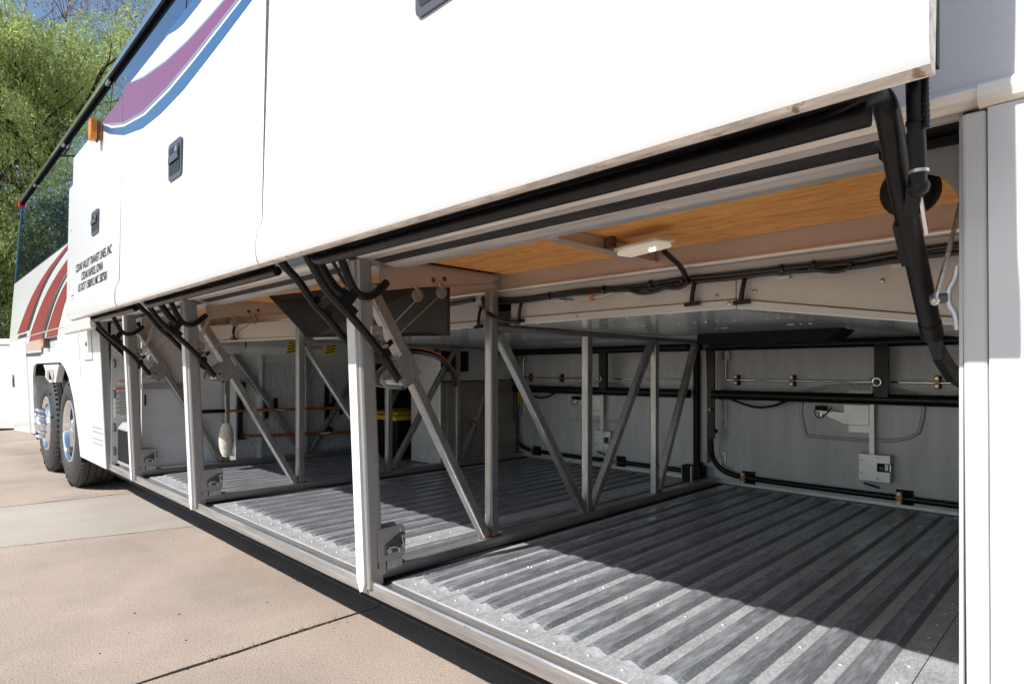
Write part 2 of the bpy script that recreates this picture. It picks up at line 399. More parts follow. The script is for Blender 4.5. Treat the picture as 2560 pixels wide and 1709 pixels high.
# upper body
side_sheet([(XR, 1.434), (-5.141, 1.434), (-5.141, HZ), (XF, HZ), (XF, 2.19), (XR, 2.19)], WHITE, th=.03, name='upper_side_panel')
s = MB(); s.box(XR, XF, 1.09, 3.60, .30, .345, BLACKM); s.build('underbody', bus)
s = MB()
prof = [(1.06, .35), (1.05, 1.44), (1.08, 2.2), (1.12, 3.2), (1.2, 3.345), (2.3, 3.40), (3.5, 3.33), (3.6, 2.2), (3.61, .35)]
s.poly([(XR+.01, y, z) for y, z in prof], WHITE); s.build('end_panel', bus); s = MB(); s.poly([(XF-.01, y, z) for y, z in prof][::-1], WHITE); s.build('end_panel', bus)
s = MB(); s.box(XR, XF, 3.60, 3.63, .32, 3.3, WHITE); s.build('far_side_panel', bus)
s = MB(); rp = [(1.098, 3.2765), (1.103, 3.330), (1.125, 3.352), (1.19, 3.368), (1.35, 3.39), (2.3, 3.42), (3.3, 3.38), (3.63, 3.29)]
s.prism([(XR-.02, y, z) for y, z in rp], (XF-XR+.02, 0, 0), ROOF); s.build('roof', bus)
s = MB(); s.prism([(XR, 1.092, 3.236), (XR, 1.096, 3.2755), (XR, 1.16, 3.2755), (XR, 1.16, 3.236)], (XF-XR, 0, 0), GUT); s.build('gutter', bus)
s = MB()
for x in (-9.0, -7.2, -5.4, -3.6): s.box(x-.05, x+.05, 1.087, 1.105, 3.222, 3.242, BOLT)
s.build('gutter_clip', bus, kind='stuff')
s = MB(); s.box(XR-.02, XR+.05, 1.075, 1.12, 3.20, 3.29, REDL); s.build('marker_lamp', bus, bevel=.01)
# side windows
wx = [XR+.10, -8.72, -7.02, -5.33, -3.62, -1.9, -.2, 1.5, XF-.1]
for a, b in zip(wx, wx[1:]):
    wd = MB(); p = [(a+.012, 2.205), (b-.012, 2.205), (b-.012, 3.234), (a+.012, 3.234)]
    wd.prism([(x, ys(z)+.004, z) for x, z in p], (0, .012, 0), GLASS); wo_ = wd.build('window', bus)
    e = MB(); e.prism([(x, ys(z)+.012, z) for x, z in [(b-.02, 2.2), (b+.02, 2.2), (b+.02, 3.21), (b-.02, 3.21)]], (0, .02, 0), BLACKM); e.build('pane_divider', wo_)
s = MB(); s.prism([(XR, ys(2.19)-.004, 2.188), (XR, ys(2.2)-.004, 2.204), (XR, 1.06, 2.204), (XR, 1.06, 2.188)], (XF-XR, 0, 0), BLACK); s.build('window_trim', bus)
s = MB(); s.prism([(x, ys(z)-.001, z) for x, z in [(XR, 2.2), (XR+.1, 2.2), (XR+.1, 3.21), (XR, 3.21)]], (0, .03, 0), BLUEV); s.build('corner_trim', bus)
# livery on the rear quarter: vinyl cut in bands
def stripe(pts, mat, name='livery_stripe', off=.003):
    return side_sheet(pts, mat, off, .0025, name)
def arcpts(p, q, k, n=10):       # a bowed line from p to q; k is the bow
    out = []
    for i in range(n+1):
        t = i/n; x = p[0]+(q[0]-p[0])*t; z = p[1]+(q[1]-p[1])*t
        out.append((x-k*math.sin(math.pi*t)*.5, z+k*math.sin(math.pi*t)*.2))
    return out
def band(a0, a1, b0, b1, k, mat, off=.003): return stripe(arcpts(a0, a1, k)+arcpts(b1, b0, k), mat, off=off)
band((-9.48, 1.50), (-6.40, 2.185), (-8.72, 1.50), (-6.10, 2.185), .55, REDV)
band((-8.66, 1.505), (-6.06, 2.185), (-8.50, 1.505), (-5.98, 2.185), .55, DARKV)
stripe([(-9.42, 1.44), (-9.30, 1.475), (-8.68, 1.475), (-8.70, 1.44)], DARKV)
band((-8.40, 1.445), (-6.05, 2.10), (-7.57, 1.445), (-5.75, 2.05), .40, REDV)
band((-7.52, 1.445), (-5.72, 2.03), (-7.36, 1.445), (-5.66, 2.03), .40, DARKV)
band((-7.28, 1.445), (-5.85, 1.95), (-6.70, 1.445), (-5.60, 1.95), .30, REDV)
stripe([(-8.36, 1.432), (-7.56, 1.432), (-7.62, 1.375), (-8.52, 1.375)], REDV)
stripe([(-8.54, 1.37), (-7.63, 1.37), (-7.70, 1.262), (-9.02, 1.272)], TANV)
stripe([(-7.55, 1.432), (-7.42, 1.432), (-7.62, 1.22), (-7.72, 1.22)], DARKV)
stripe([(-8.98, 1.215), (-8.80, 1.25), (-7.74, 1.245), (-7.78, 1.205)], DARKV)
stripe([(-7.30, 1.432), (-6.72, 1.432), (-6.78, 1.375), (-7.38, 1.375)], REDV)
stripe([(-7.36, 1.368), (-6.80, 1.368), (-6.80, 1.335), (-7.34, 1.335)], DARKV)
s = MB(); s.box(-7.36, -7.20, .935, 1.0, 1.285, 1.355, AMBER); s.box(-7.24, -7.19, .94, 1.005, 1.27, 1.365, DARKPL); s.build('turn_signal', bus, bevel=.008)
# rear engine door with handle, panel gaps as recessed strips
def gap(p, q, w=.008, parent=bus, off=.0012, name='panel_gap'):
    d = Vector((q[0]-p[0], q[1]-p[1])).normalized()*w/2; nx, nz = -d.y, d.x
    return side_sheet([(p[0]+nx, p[1]+nz), (q[0]+nx, q[1]+nz), (q[0]-nx, q[1]-nz), (p[0]-nx, p[1]-nz)], SEAL, off, .002, name, parent)
gap((-8.72, .34), (-8.72, 1.43)); gap((-5.85, 1.0), (-5.85, 1.42), .004)
hh = side_sheet([(-5.66, 1.14), (-5.39, 1.14), (-5.39, 1.365), (-5.66, 1.365)], WHITE, .004, .01, 'fuel_hatch', bevel=.004)
s = MB(); s.cyl((-5.56, ys(1.26)-.010, 1.26), (-5.56, ys(1.26), 1.26), .016, DARKPL, 12); s.build('hatch_lock', hh)
gap((-5.67, 1.134), (-5.385, 1.134), .006); gap((-5.385, 1.134), (-5.385, 1.365), .006)
def handle(x0, x1, z0, z1, y, parent, mirror=False):
    """flush paddle latch: bezel, recess, paddle and key barrel"""
    hx = (x1-x0); hz = z1-z0; b = MB()
    def rr(a0, a1, c0, c1, r):
        out = []
        for cx, cz, s0 in ((a1-r, c1-r, 0), (a0+r, c1-r, 90), (a0+r, c0+r, 180), (a1-r, c0+r, 270)):
            for k in range(5): t = R(s0+k*22.5); out.append((cx+r*math.cos(t), cz+r*math.sin(t)))
        return out
    b.prism([(px, y, pz) for px, pz in rr(x0, x1, z0, z1, .018)], (0, -.007, 0), DARKPL)
    b.prism([(px, y-.0071, pz) for px, pz in rr(x0+.013, x1-.013, z0+.018, z1-.02, .010)], (0, -.001, 0), DARKIN)
    b.prism([(px, y-.0075, pz) for px, pz in rr(x0+.018, x1-.020, z0+hz*.45, z1-.048, .008)], (0, -.004, 0), DARKPL)
    b.prism([(px, y-.0075, pz) for px, pz in [(x0+.018, z0+hz*.45), (x1-.02, z0+hz*.45), (x1-.02, z0+hz*.46+.02), (x0+.018, z0+hz*.46+.02)]], (0, -.006, 0), DARKPL)
    b.cyl((x1-.034, y-.007, z1-.042), (x1-.034, y-.014, z1-.042), .017, DARKPL, 16)
    b.cyl((x1-.034, y-.013, z1-.042), (x1-.034, y-.0165, z1-.042), .011, CHROME, 14)
    return b.build('door_handle', parent)
ed = side_sheet([(XR+.12, .36), (-8.78, .36), (-8.78, 1.40), (XR+.12, 1.40)], WHITE, .004, .01, 'engine_door')
handle(-10.06, -9.92, .845, 1.005, ys(.92)-.004, ed)
def vent_slots(x0, z0, n, parent):
    b = MB()
    for r_ in range(n):
        for k in range(6):
            xx = x0+k*.055; zz = z0-r_*.033-(.020 if r_ > 1 else 0)
            b.box(xx, xx+.03, ys(zz)-.0015, ys(zz)+.004, zz, zz+.006, SEAL)
    return b.build('vent_slot', parent, kind='stuff')
vent_slots(-5.50, .63, 4, bus)
# ------------------------------------------------------------------ wheels
def wheel(x, yo, kind):
    r = bpy.data.objects.new('wheel', None); COL.objects.link(r); r.parent = bus; r.location = (x+4, -2.3+yo, .51)
    c = Vector((x, yo, .51)); b = MB()
    P = [(.285, .05), (.30, .0), (.34, -.012), (.40, -.010), (.455, .004), (.480, .022)]
    b.lathe(P, c, (0, 1, 0), RUBBER, 56)
    P2 = [(.480, .022), (.498, .035)]
    h = .035
    for k in range(5):
        P2 += [(.508, h+.004), (.508, h+.040), (.494, h+.043), (.494, h+.051)]; h += .053
    P2 += [(.50, h+.004), (.47, h+.03), (.30, h+.02)]
    b.lathe(P2, c, (0, 1, 0), RUBBER, 56, False)
    for k in range(56):         # shoulder sipes
        t = 2*math.pi*k/56; d = Vector((math.cos(t), 0, math.sin(t))); sd = Vector((-math.sin(t), 0, math.cos(t)))
        p = c+d*.494+Vector((0, .026, 0)); b.beam(p-d*.012, p+d*.011, .014, .022, RUBBER, up=(0, 1, 0))
    def fixp(o): o.parent = r; o.matrix_parent_inverse = Matrix.Translation(-Vector((x, yo, .51))); return o
    fixp(b.build('tyre'))
    t_ = MB()
    for rad, n in ((.375, 7), (.42, 5)):        # raised sidewall lettering blocks
        for k in range(n*2):
            t = 2*math.pi*k/(n*2)+.2; d = Vector((math.cos(t), 0, math.sin(t)))
            if k % n in (0, 1, 2): t_.beam(c+d*(rad-.012)+Vector((0, -.011, 0)), c+d*(rad+.012)+Vector((0, -.011, 0)), .022, .006, RUBBER, up=(0, 1, 0))
    fixp(t_.build('sidewall_lettering', kind='stuff'))
    b = MB()
    if kind == 'deep':
        b.lathe([(.290, .03), (.283, .0), (.270, -.006), (.262, .01), (.255, .05), (.250, .165), (.235, .18), (.17, .185), (.15, .17), (.12, .165), (.11, .06), (.0, .055)], c, (0, 1, 0), CHROME, 48)
        fixp(b.build('rim'))
    else:
        b.lathe([(.290, .03), (.283, .0), (.270, -.006), (.262, .015), (.250, .050), (.22, .045), (.19, .01), (.17, -.015), (.12, -.02), (.10, -.018)], c, (0, 1, 0), CHROME, 48)
        fixp(b.build('rim'))
        b = MB()
        for k in range(10):
            t = 2*math.pi*(k+.5)/10; d = Vector((math.cos(t), 0, math.sin(t))); o = c+d*.213+Vector((0, .038, 0))
            b.lathe([(.028, -.012), (.024, -.001), (.0, .0)], o, (d*.55+Vector((0, 1, 0))*.83), BLACKM, 12)
        fixp(b.build('hand_hole', kind='stuff'))
        b = MB()
        for k in range(10):
            t = 2*math.pi*k/10; d = Vector((math.cos(t), 0, math.sin(t))); o = c+d*.142+Vector((0, -.016, 0))
            b.lathe([(.021, 0), (.021, -.035), (.017, -.05), (.012, -.065), (0, -.07)], o, (0, 1, 0), CHROME, 12)
        fixp(b.build('lug_nut', kind='stuff'))
        b = MB(); b.lathe([(.10, -.016), (.098, -.06), (.085, -.085), (.05, -.095), (0, -.098)], c, (0, 1, 0), CHROME, 24); fixp(b.build('hub_cap'))
    return r
wheel(-6.74, 1.065, 'deep'); wheel(-7.93, 1.06, 'hub')
s = MB(); s.lathe([(.48, 0), (.508, .03), (.508, .25), (.48, .28)], (-6.74, 1.40, .51), (0, 1, 0), RUBBER, 40); s.lathe([(.3, .0), (.48, 0)], (-6.74, 1.40, .51), (0, 1, 0), RUBBER, 40); s.build('inner_tyre', bus)
s = MB(); s.box(-8.52, -8.50, 1.1, 1.5, .17, .6, BLACKM); s.build('mud_flap', bus)
# ------------------------------------------------------------------ luggage doors
DY = .71
def dyz(z): return DY+.02*(z-1.36)
def door(x0, x1, zt, name='luggage_door', ex=lambda z: 0, y_off=0., zb=1.353, label=None, rl=0., rr_=0.):
    dz = zb-1.353
    outer = [(.006, 1.353), (.000, 1.3535), (-.007, 1.357), (-.013, 1.368), (-.016, 1.385), (-.016, 1.43), (-.011, 1.452), (-.003, 1.466), (0, 1.48)]
    b = MB(); xsn = [x0]+([x0+rl*.15, x0+rl*.5, x0+rl] if rl else [])+([x1-rr_, x1-rr_*.5, x1-rr_*.15] if rr_ else [])+[x1]
    rows = []
    for x in xsn:
        lift = 0
        if rl and x < x0+rl: t = (x0+rl-x)/rl; lift = rl*(1-math.sqrt(max(0, 1-t*t)))
        if rr_ and x > x1-rr_: t = (x-(x1-rr_))/rr_; lift = rr_*(1-math.sqrt(max(0, 1-t*t)))
        pr = [(dyz(z)+a, z+dz+lift*max(0, 1-(z-1.353)/.3)) for a, z in outer]+[(dyz(z), z+dz) for z in (1.70, 2.0, zt-.012-dz)]+[(dyz(zt)+.010, zt), (dyz(zt)+.030, zt), (dyz(1.6)+.030, 1.6), (dyz(1.36)+.014, 1.353+dz+lift)]
        rows.append([(x+(ex(z) if x == x0 else 0), y+y_off, z) for y, z in pr])
    n = len(rows[0])
    for r_ in rows: b.v += r_
    for i in range(len(rows)-1):
        for j in range(n):
            j2 = (j+1) % n
            mt = WEDGE if j in (0, n-1, 1) else WHITE
            f = (i*n+j, (i+1)*n+j, (i+1)*n+j2, i*n+j2)
            if 1 < j < 11: b.face(f, mt, True)
            else: b.poly([b.v[q] for q in f], mt)
    b.poly([b.v[j] for j in range(n)][::-1], POST); b.poly([b.v[(len(rows)-1)*n+j] for j in range(n)], WEDGE)
    return b.build(name, bus, label=label)
d3 = door(-1.698, -.128, 2.45, ex=lambda z: max(0, z-1.52)*.030, label='nearest and widest raised luggage door, plain white')
d2 = door(-3.297, -1.703, 2.378, ex=lambda z: max(0, 1.93-z)*.022, label='raised white luggage door crossed by the magenta and blue swoosh')
d1 = door(-4.47, -3.300, 2.352, rl=.06, label='raised white luggage door with three lines of black lettering')
d0 = door(-5.53, -4.62, 2.42, y_off=.145, zb=1.325, label='narrow raised white door behind the lettered one')
handle(-2.556, -2.406, 1.772, 1.912, dyz(1.85), d2)
handle(-3.893, -3.735, 1.775, 1.900, dyz(1.85), d1)
handle(-.978, -.83, 1.748, 1.89, dyz(1.8), d3)
def door_poly(pts, mat, parent, off=.0015, name='livery_stripe'):
    b = MB(); b.prism([(x, dyz(z)-off, z) for x, z in pts], (0, .001, 0), mat); return b.build(name, parent)
def clip(pts, x0, x1):       # clip a polygon in (x, z) to a door's width
    def cut(P, c, keep):
        out = []
        for i in range(len(P)):
            a, b = P[i], P[(i+1) % len(P)]
            ka, kb = keep(a[0]), keep(b[0])
            if ka: out.append(a)
            if ka != kb: t = (c-a[0])/(b[0]-a[0]); out.append((c, a[1]+(b[1]-a[1])*t))
        return out
    P = cut(pts, x0, lambda x: x >= x0); return cut(P, x1, lambda x: x <= x1) if P else P
mag_top = [(-3.225, 2.376), (-2.952, 2.309), (-2.629, 2.263), (-2.376, 2.244), (-2.158, 2.240), (-2.032, 2.240), (-1.703, 2.248)]
mag_bot = [(-3.718, 2.339), (-3.46, 2.262), (-3.269, 2.212), (-2.952, 2.166), (-2.608, 2.160), (-2.323, 2.172), (-1.936, 2.199), (-1.703, 2.216)]
gry_bot = [(-3.735, 2.342), (-3.48, 2.257), (-3.269, 2.204), (-2.952, 2.157), (-2.600, 2.151), (-2.315, 2.163), (-1.92, 2.191), (-1.703, 2.209)]
wht_bot = [(-3.756, 2.344), (-3.507, 2.250), (-3.269, 2.190), (-2.92, 2.140), (-2.587, 2.134), (-2.305, 2.148), (-1.91, 2.178), (-1.703, 2.198)]
blu_bot = [(-3.72, 2.30), (-3.54, 2.231), (-3.269, 2.151), (-2.952, 2.094), (-2.693, 2.079), (-2.412, 2.084), (-2.083, 2.116), (-1.828, 2.145), (-1.703, 2.160)]
for dr, xa, xb, zt in ((d1, -4.469, -3.3005, 2.349), (d2, -3.2965, -1.705, 2.375)):
    for up, lo, mt, off in ((mag_top, mag_bot, MAG, .0015), (mag_bot, gry_bot, GREYV, .0015), (wht_bot, blu_bot, BLUEV, .0015)):
        P = [(x, min(z, zt)) for x, z in clip(up+lo[::-1], xa, xb)]
        if len(P) > 2: door_poly(P, mt, dr, off)
thin = [(x, z+.008) for x, z in mag_top]
P = [(x, min(z, 2.375)) for x, z in clip(thin+mag_top[::-1], -3.2965, -1.705)]; door_poly(P, GREYV, d2)
door_poly([(-2.66, 2.375), (-2.52, 2.345), (-2.44, 2.335), (-2.28, 2.335), (-2.1, 2.345), (-1.9, 2.36), (-1.8, 2.375)], BLUEV, d2)
def text(body, x0, x1, z0, z1, yf, parent, mat=INK, name='lettering'):
    cu = bpy.data.curves.new('lettering', 'FONT'); cu.body = body; cu.size = 1; cu.extrude = .0; cu.offset = .016; cu.fill_mode = 'FRONT'
    o = bpy.data.objects.new('tmp', cu); COL.objects.link(o); bpy.context.view_layer.update()
    me = bpy.data.meshes.new_from_object(o.evaluated_get(bpy.context.evaluated_depsgraph_get())); bpy.data.objects.remove(o)
    co = np.empty(len(me.vertices)*3); me.vertices.foreach_get('co', co); co = co.reshape(-1, 3)
    mn, mx_ = co.min(0), co.max(0); base = 0.
    cap = .70; X = x0+(co[:, 0]-mn[0])/(mx_[0]-mn[0])*(x1-x0); Z = z0+co[:, 1]/cap*(z1-z0)
    out = np.stack([X, np.array([yf(z) for z in Z]), Z], 1); me.vertices.foreach_set('co', out.ravel()); me.update()
    me.materials.clear(); me.materials.append(mat); me.name = name
    t = bpy.data.objects.new(name, me); COL.objects.link(t); t.parent = parent
    return t
tf = lambda z: dyz(z)-.0016
text('CEDAR VALLEY TRANSIT LINES, INC', -4.311, -3.451, 1.629, 1.672, tf, d1)
text('CEDAR RAPIDS, IOWA', -4.149, -3.626, 1.568, 1.611, tf, d1)
text('US DOT 1586912 MC 587501', -4.234, -3.535, 1.509, 1.552, tf, d1)
s = MB()
for k in range(3):
    for q in range(2): s.box(-4.44+k*.03, -4.425+k*.03, dyz(1.5)-.002, dyz(1.5), 1.478+q*.022, 1.483+q*.022, SEAL)
s.build('vent_slot', d1, kind='stuff')
# little hatch outline on the narrow door
s = MB(); yo = dyz(1.8)+.145-.0015
for a, b_ in (((-5.40, 2.07), (-5.22, 2.07)), ((-5.22, 2.07), (-5.22, 1.78)), ((-5.22, 1.78), (-5.34, 1.78))):
    s.box(min(a[0], b_[0])-.002, max(a[0], b_[0])+.002, yo, yo+.001, min(a[1], b_[1])-.002, max(a[1], b_[1])+.002, SEAL)
s.cyl((-5.30, yo-.002, 1.905), (-5.30, yo+.001, 1.905), .012, DARKPL, 12); s.build('hatch_outline', d0)
# amber marker lamp: inner lens, dark gasket, outer lens standing off the lettered door
s = MB(); lx = -3.73; yd = dyz(2.29)
def hexp(y, a, k): return [(lx-a, y, 2.292+.052*k), (lx+a, y, 2.292+.052*k), (lx+a, y, 2.292-.02*k), (lx+a*.6, y, 2.292-.052*k), (lx-a*.6, y, 2.292-.052*k), (lx-a, y, 2.292-.02*k)]
s.prism(hexp(yd-.001, .03, .8), (0, -.013, 0), AMBER); s.prism(hexp(yd-.0145, .036, 1.06), (0, -.009, 0), DARKPL); s.prism(hexp(yd-.024, .033, 1.0), (0, -.030, 0), AMBER)
s.build('marker_lamp', d1, bevel=.005)
# door frames and lift arms
def arms_left(dx, parent):     # the two bent arms meeting at a bulkhead: positions measured at the nearest one
    a = MB(); x = -1.62+dx
    a.tube([(x, .800, 1.44), (x, .800, 1.389), (x, .826, 1.352), (x, .856, 1.302), (x, .903, 1.257), (x, .949, 1.219), (x, 1.057, 1.108), (x, 1.093, 1.058), (x, 1.119, 1.024)], .0125, BLACK, 12)
    a.beam((x+.004, .90, 1.272), (x+.004, .955, 1.226), .030, .012, BLACK, up=(1, 0, 0))
    a.cyl((x-.012, 1.119, 1.024), (x+.028, 1.119, 1.024), .011, BOLT, 10)
    a.cyl((x-.02, 1.055, 1.112), (x+.02, 1.055, 1.112), .0165, BLACK, 12)
    a.build('lift_arm', parent)
    c = MB(); c.cyl((x+.006, 1.050, 1.125), (x+.006, 1.066, 1.136), .010, BOLT, 10); c.beam((x+.006, 1.052, 1.122), (x+.006, 1.085, 1.152), .016, .006, BLACK); c.build('cable_clevis', parent)
    g_ = MB()
    g_.tube([(x, .86, 1.47), (x, .90, 1.426), (x, .921, 1.367), (x, .947, 1.311), (x, .968, 1.288), (x, .997, 1.282), (x, 1.026, 1.293), (x, 1.05, 1.315), (x-.01, 1.075, 1.335)], .0125, BLACK, 12)
    g_.beam((x, .958, 1.300), (x, .925, 1.252), .028, .022, BLACK); g_.build('hinge_arm', parent)
def arms_right(dx, parent):
    a = MB(); x = -1.78+dx
    a.tube([(x, .800, 1.44), (x, .798, 1.395), (x, .822, 1.366), (x, .859, 1.335), (x, .905, 1.27), (x, .953, 1.229), (x, 1.027, 1.147), (x, 1.103, 1.083), (x, 1.169, 1.04)], .0125, BLACK, 12)
    a.beam((x+.004, .90, 1.285), (x+.004, .958, 1.228), .030, .012, BLACK)
    a.build('lift_arm', parent)
    g_ = MB()
    g_.tube([(x+.06, .86, 1.47), (x+.06, .885, 1.40), (x+.06, .93, 1.33), (x+.06, .965, 1.30), (x+.06, 1.0, 1.30), (x+.06, 1.04, 1.33)], .016, BLACK, 12)
    g_.beam((x+.055, .955, 1.305), (x+.01, .925, 1.262), .026, .02, BLACK); g_.build('hinge_arm', parent)
    h_ = MB(); h_.loom([(x+.082, .90, 1.46), (x+.085, .93, 1.38), (x+.088, .98, 1.31), (x+.085, 1.03, 1.30)], .007, LOOM); h_.build('wiring_loom', parent)
def frame_tube(x0, x1, parent):
    a = MB(); a.tube([(x0, .84, 1.46), (x0+.005, .81, 1.38), (x0+.035, .80, 1.359), (x0+.12, .80, 1.359), (x1-.12, .80, 1.359), (x1, .80, 1.360)], lambda t: .0145, BLACK, 14); a.build('frame_tube', parent)
    a = MB(); a.box(x0+.02, x1-.012, .742, .798, 1.374, 1.47, BLACKM); a.build('door_liner', parent)
frame_tube(-1.585, -.206, d3); frame_tube(-3.20, -1.80, d2); frame_tube(-4.36, -3.38, d1)
arms_left(0, d3); arms_right(0, d2); arms_left(-1.61, d2); arms_right(-1.61, d1); arms_left(-2.745, d1)
a = MB()
a.tube([(-.30, .80, 1.361), (-.255, .80, 1.364), (-.226, .80, 1.375), (-.207, .806, 1.386), (-.20, .828, 1.387), (-.20, .862, 1.373), (-.20, .893, 1.33), (-.20, .929, 1.29), (-.20, .969, 1.247), (-.20, 1.016, 1.204), (-.20, 1.106, 1.118)], .0142, BLACK, 14)
a.cyl((-.20, 1.090, 1.133), (-.20, 1.112, 1.112), .0152, BLACK, 12)
a.beam((-.20, 1.106, 1.118), (-.20, 1.16, 1.085), .026, .012, BLACK, up=(1, 0, 0)); a.beam((-.20, 1.155, 1.088), (-.20, 1.26, 1.055), .030, .012, BLACK, up=(1, 0, 0))
a.beam((-.20, 1.255, 1.057), (-.20, 1.42, 1.033), .028, .012, BLACK, up=(1, 0, 0))
a.beam((-.212, .955, 1.262), (-.212, 1.005, 1.214), .022, .008, BLACK); a.build('lift_arm', d3)
a = MB(); a.tube([(-.17, .845, 1.52), (-.17, .845, 1.406), (-.17, .852, 1.355), (-.17, .866, 1.310), (-.172, .876, 1.284)], .0095, BLACK, 12)
for z_, y_ in ((1.355, .852), (1.300, .869)): a.cyl((-.17, y_, z_-.002), (-.17, y_, z_+.002), .0108, BOLT if z_ < 1.33 else BLACK, 12)
a.beam((-.174, .872, 1.292), (-.190, .925, 1.268), .022, .016, BLACK); a.ball((-.172, .878, 1.284), .0125, BLACK, 12); a.beam((-.176, .905, 1.285), (-.176, .945, 1.238), .006, .004, CHROME); a.build('gas_strut', d3)
a = MB(); a.loom([(-.158, .845, 1.52), (-.158, .843, 1.40), (-.158, .85, 1.345)], .0035, LOOM, .006); a.build('wiring_loom', d3)
a = MB(); a.box(-.20, -.14, .80, .815, 1.395, 1.52, BLACKM); a.build('door_bracket', d3)
# support strut of the narrow door
a = MB(); a.beam((-4.78, .90, 1.345), (-4.70, 1.11, 1.10), .028, .006, BLACK); a.beam((-4.70, 1.10, 1.112), (-4.62, 1.30, .95), .030, .006, BLACK)
a.cyl((-4.70, 1.095, 1.115), (-4.68, 1.095, 1.115), .012, BOLT, 10); a.build('support_strut', d0)
# ------------------------------------------------------------------ sill, floor, header
def ext(prof, x0, x1, mats, name, parent=bus, bevel=0.):
    b = MB(); n = len(prof)
    b.v = [(x0, y, z) for y, z in prof]+[(x1, y, z) for y, z in prof]
    for i in range(n): b.face((i, (i+1) % n, n+(i+1) % n, n+i), mats[i] if isinstance(mats, list) else mats)
    b.face(range(n), mats[0] if isinstance(mats, list) else mats); b.face([n+i for i in range(n)][::-1], mats[0] if isinstance(mats, list) else mats)
    me = b
    return b.build(name, parent, bevel=bevel)
sp = [(1.046, .347), (1.0455, .364), (1.0485, .366), (1.0485, .368), (1.0455, .370), (1.046, .386), (1.049, .391), (1.055, .392), (1.060, .388), (1.066, .374), (1.100, .372), (1.112, .376), (1.112, .347)]
bays = [(-5.12, -4.44), (-4.40, -3.30), (-3.24, -1.725), (-1.655, -.13)]
for x0, x1 in ((-5.135, -4.44), (-4.44, -3.27), (-3.27, -1.69), (-1.69, -.12)):
    si = ext(sp, x0+.0015, x1-.0015, ALU, 'sill')
# corrugated floor
def corr_floor(x0, x1, name='floor_panel', y0=1.113, y1=3.475):
    P = .098; b = MB()
    ph = -.382-.022        # ridge centre line
    k0 = int(math.ceil((x0+.03-ph)/P)); k1 = int(math.floor((x1-.03-ph)/P))
    prof = [(-.034, 0), (-.022, 1), (-.008, 1), (.008, 1), (.022, 1), (.034, 0)]
    X = [(x0, 0, None)]
    for k in range(k0, k1+1):
        for d, h_ in prof: X.append((ph+k*P+d, h_, d))
    X.append((x1, 0, None))
    Y = [y0, y0+.035, y0+.045, y0+.055, y0+.065, y0+.075, y0+.09, y0+.11, y0+.4, y0+.9, y0+1.5, y1-.10, y1-.08, y1-.06, y1-.03, y1]
    H = .0105
    rr_ = random.Random(5)
    for y in Y:
        for x, h_, d in X:
            e = 0
            if h_:
                st = y0+.045+(d/.022)**2*.022; t = max(0, min(1, (y-st)/.035)); t2 = max(0, min(1, (y1-.055-y)/.03)); e = (t*t*(3-2*t))*t2
            b.v.append((x, y, .380+H*h_*e))
    n = len(X)
    for i in range(len(Y)-1):
        for j in range(n-1):
            ha, hb = X[j][1], X[j+1][1]
            tip = Y[i] > y0+.05 and Y[i+1] < y0+.08; flat = Y[i+1] < y0+.06 or Y[i] > y1-.065
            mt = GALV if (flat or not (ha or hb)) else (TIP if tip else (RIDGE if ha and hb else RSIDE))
            b.face((i*n+j, i*n+j+1, (i+1)*n+j+1, (i+1)*n+j), mt, tip)
    # turned-down front edge
    for j in range(n-1):
        q = len(b.v); b.v += [(X[j][0], y0, .380), (X[j+1][0], y0, .380), (X[j+1][0], y0-.002, .374), (X[j][0], y0-.002, .374)]; b.face((q+3, q+2, q+1, q), LIGHTMETAL)
    o = b.build(name, bus)
    rv = MB(); rows = [y0+.040, y0+.42, y0+1.0, y0+1.7]
    def riv(x, y): rv.lathe([(.0052, 0), (.0045, .0016), (.0025, .0026), (0, .0028)], (x, y, .3803), (0, 0, 1), GALV, 8)
    for k in range(k0, k1+1):
        for ri, y in enumerate(rows): riv(ph+k*P-(.0 if ri == 0 else .049), y+rr_.uniform(-.006, .006)+(0 if ri != 1 else .02*(k % 2)))
    yy = y0+.1
    while yy < y1-.1: riv(x0+.022 if False else x1-.022, yy); yy += .105
    rv.build('rivet', o, kind='stuff')
    return o
seams = [(-.867, -.1285), (-1.64, -.8685)]
corr_floor(-.3145, -.125); corr_floor(-1.418+.5*.0, -.3165)
corr_floor(-1.66, -1.420)
corr_floor(-3.24, -1.9685); corr_floor(-1.9665, -1.745)
corr_floor(-4.36, -3.32)
s = MB(); s.box(-5.12, -4.45, 1.112, 1.9, .374, .386, LIGHTMETAL); s.build('compartment_floor', bus)
s = MB(); s.box(-1.745, -1.66, 1.05, 3.5, .36, .379, BLACKM); s.box(-3.32, -3.24, 1.05, 3.5, .36, .379, BLACKM); s.box(-4.45, -4.36, 1.05, 3.5, .36, .379, BLACKM); s.build('floor_bearer', bus, kind='stuff')
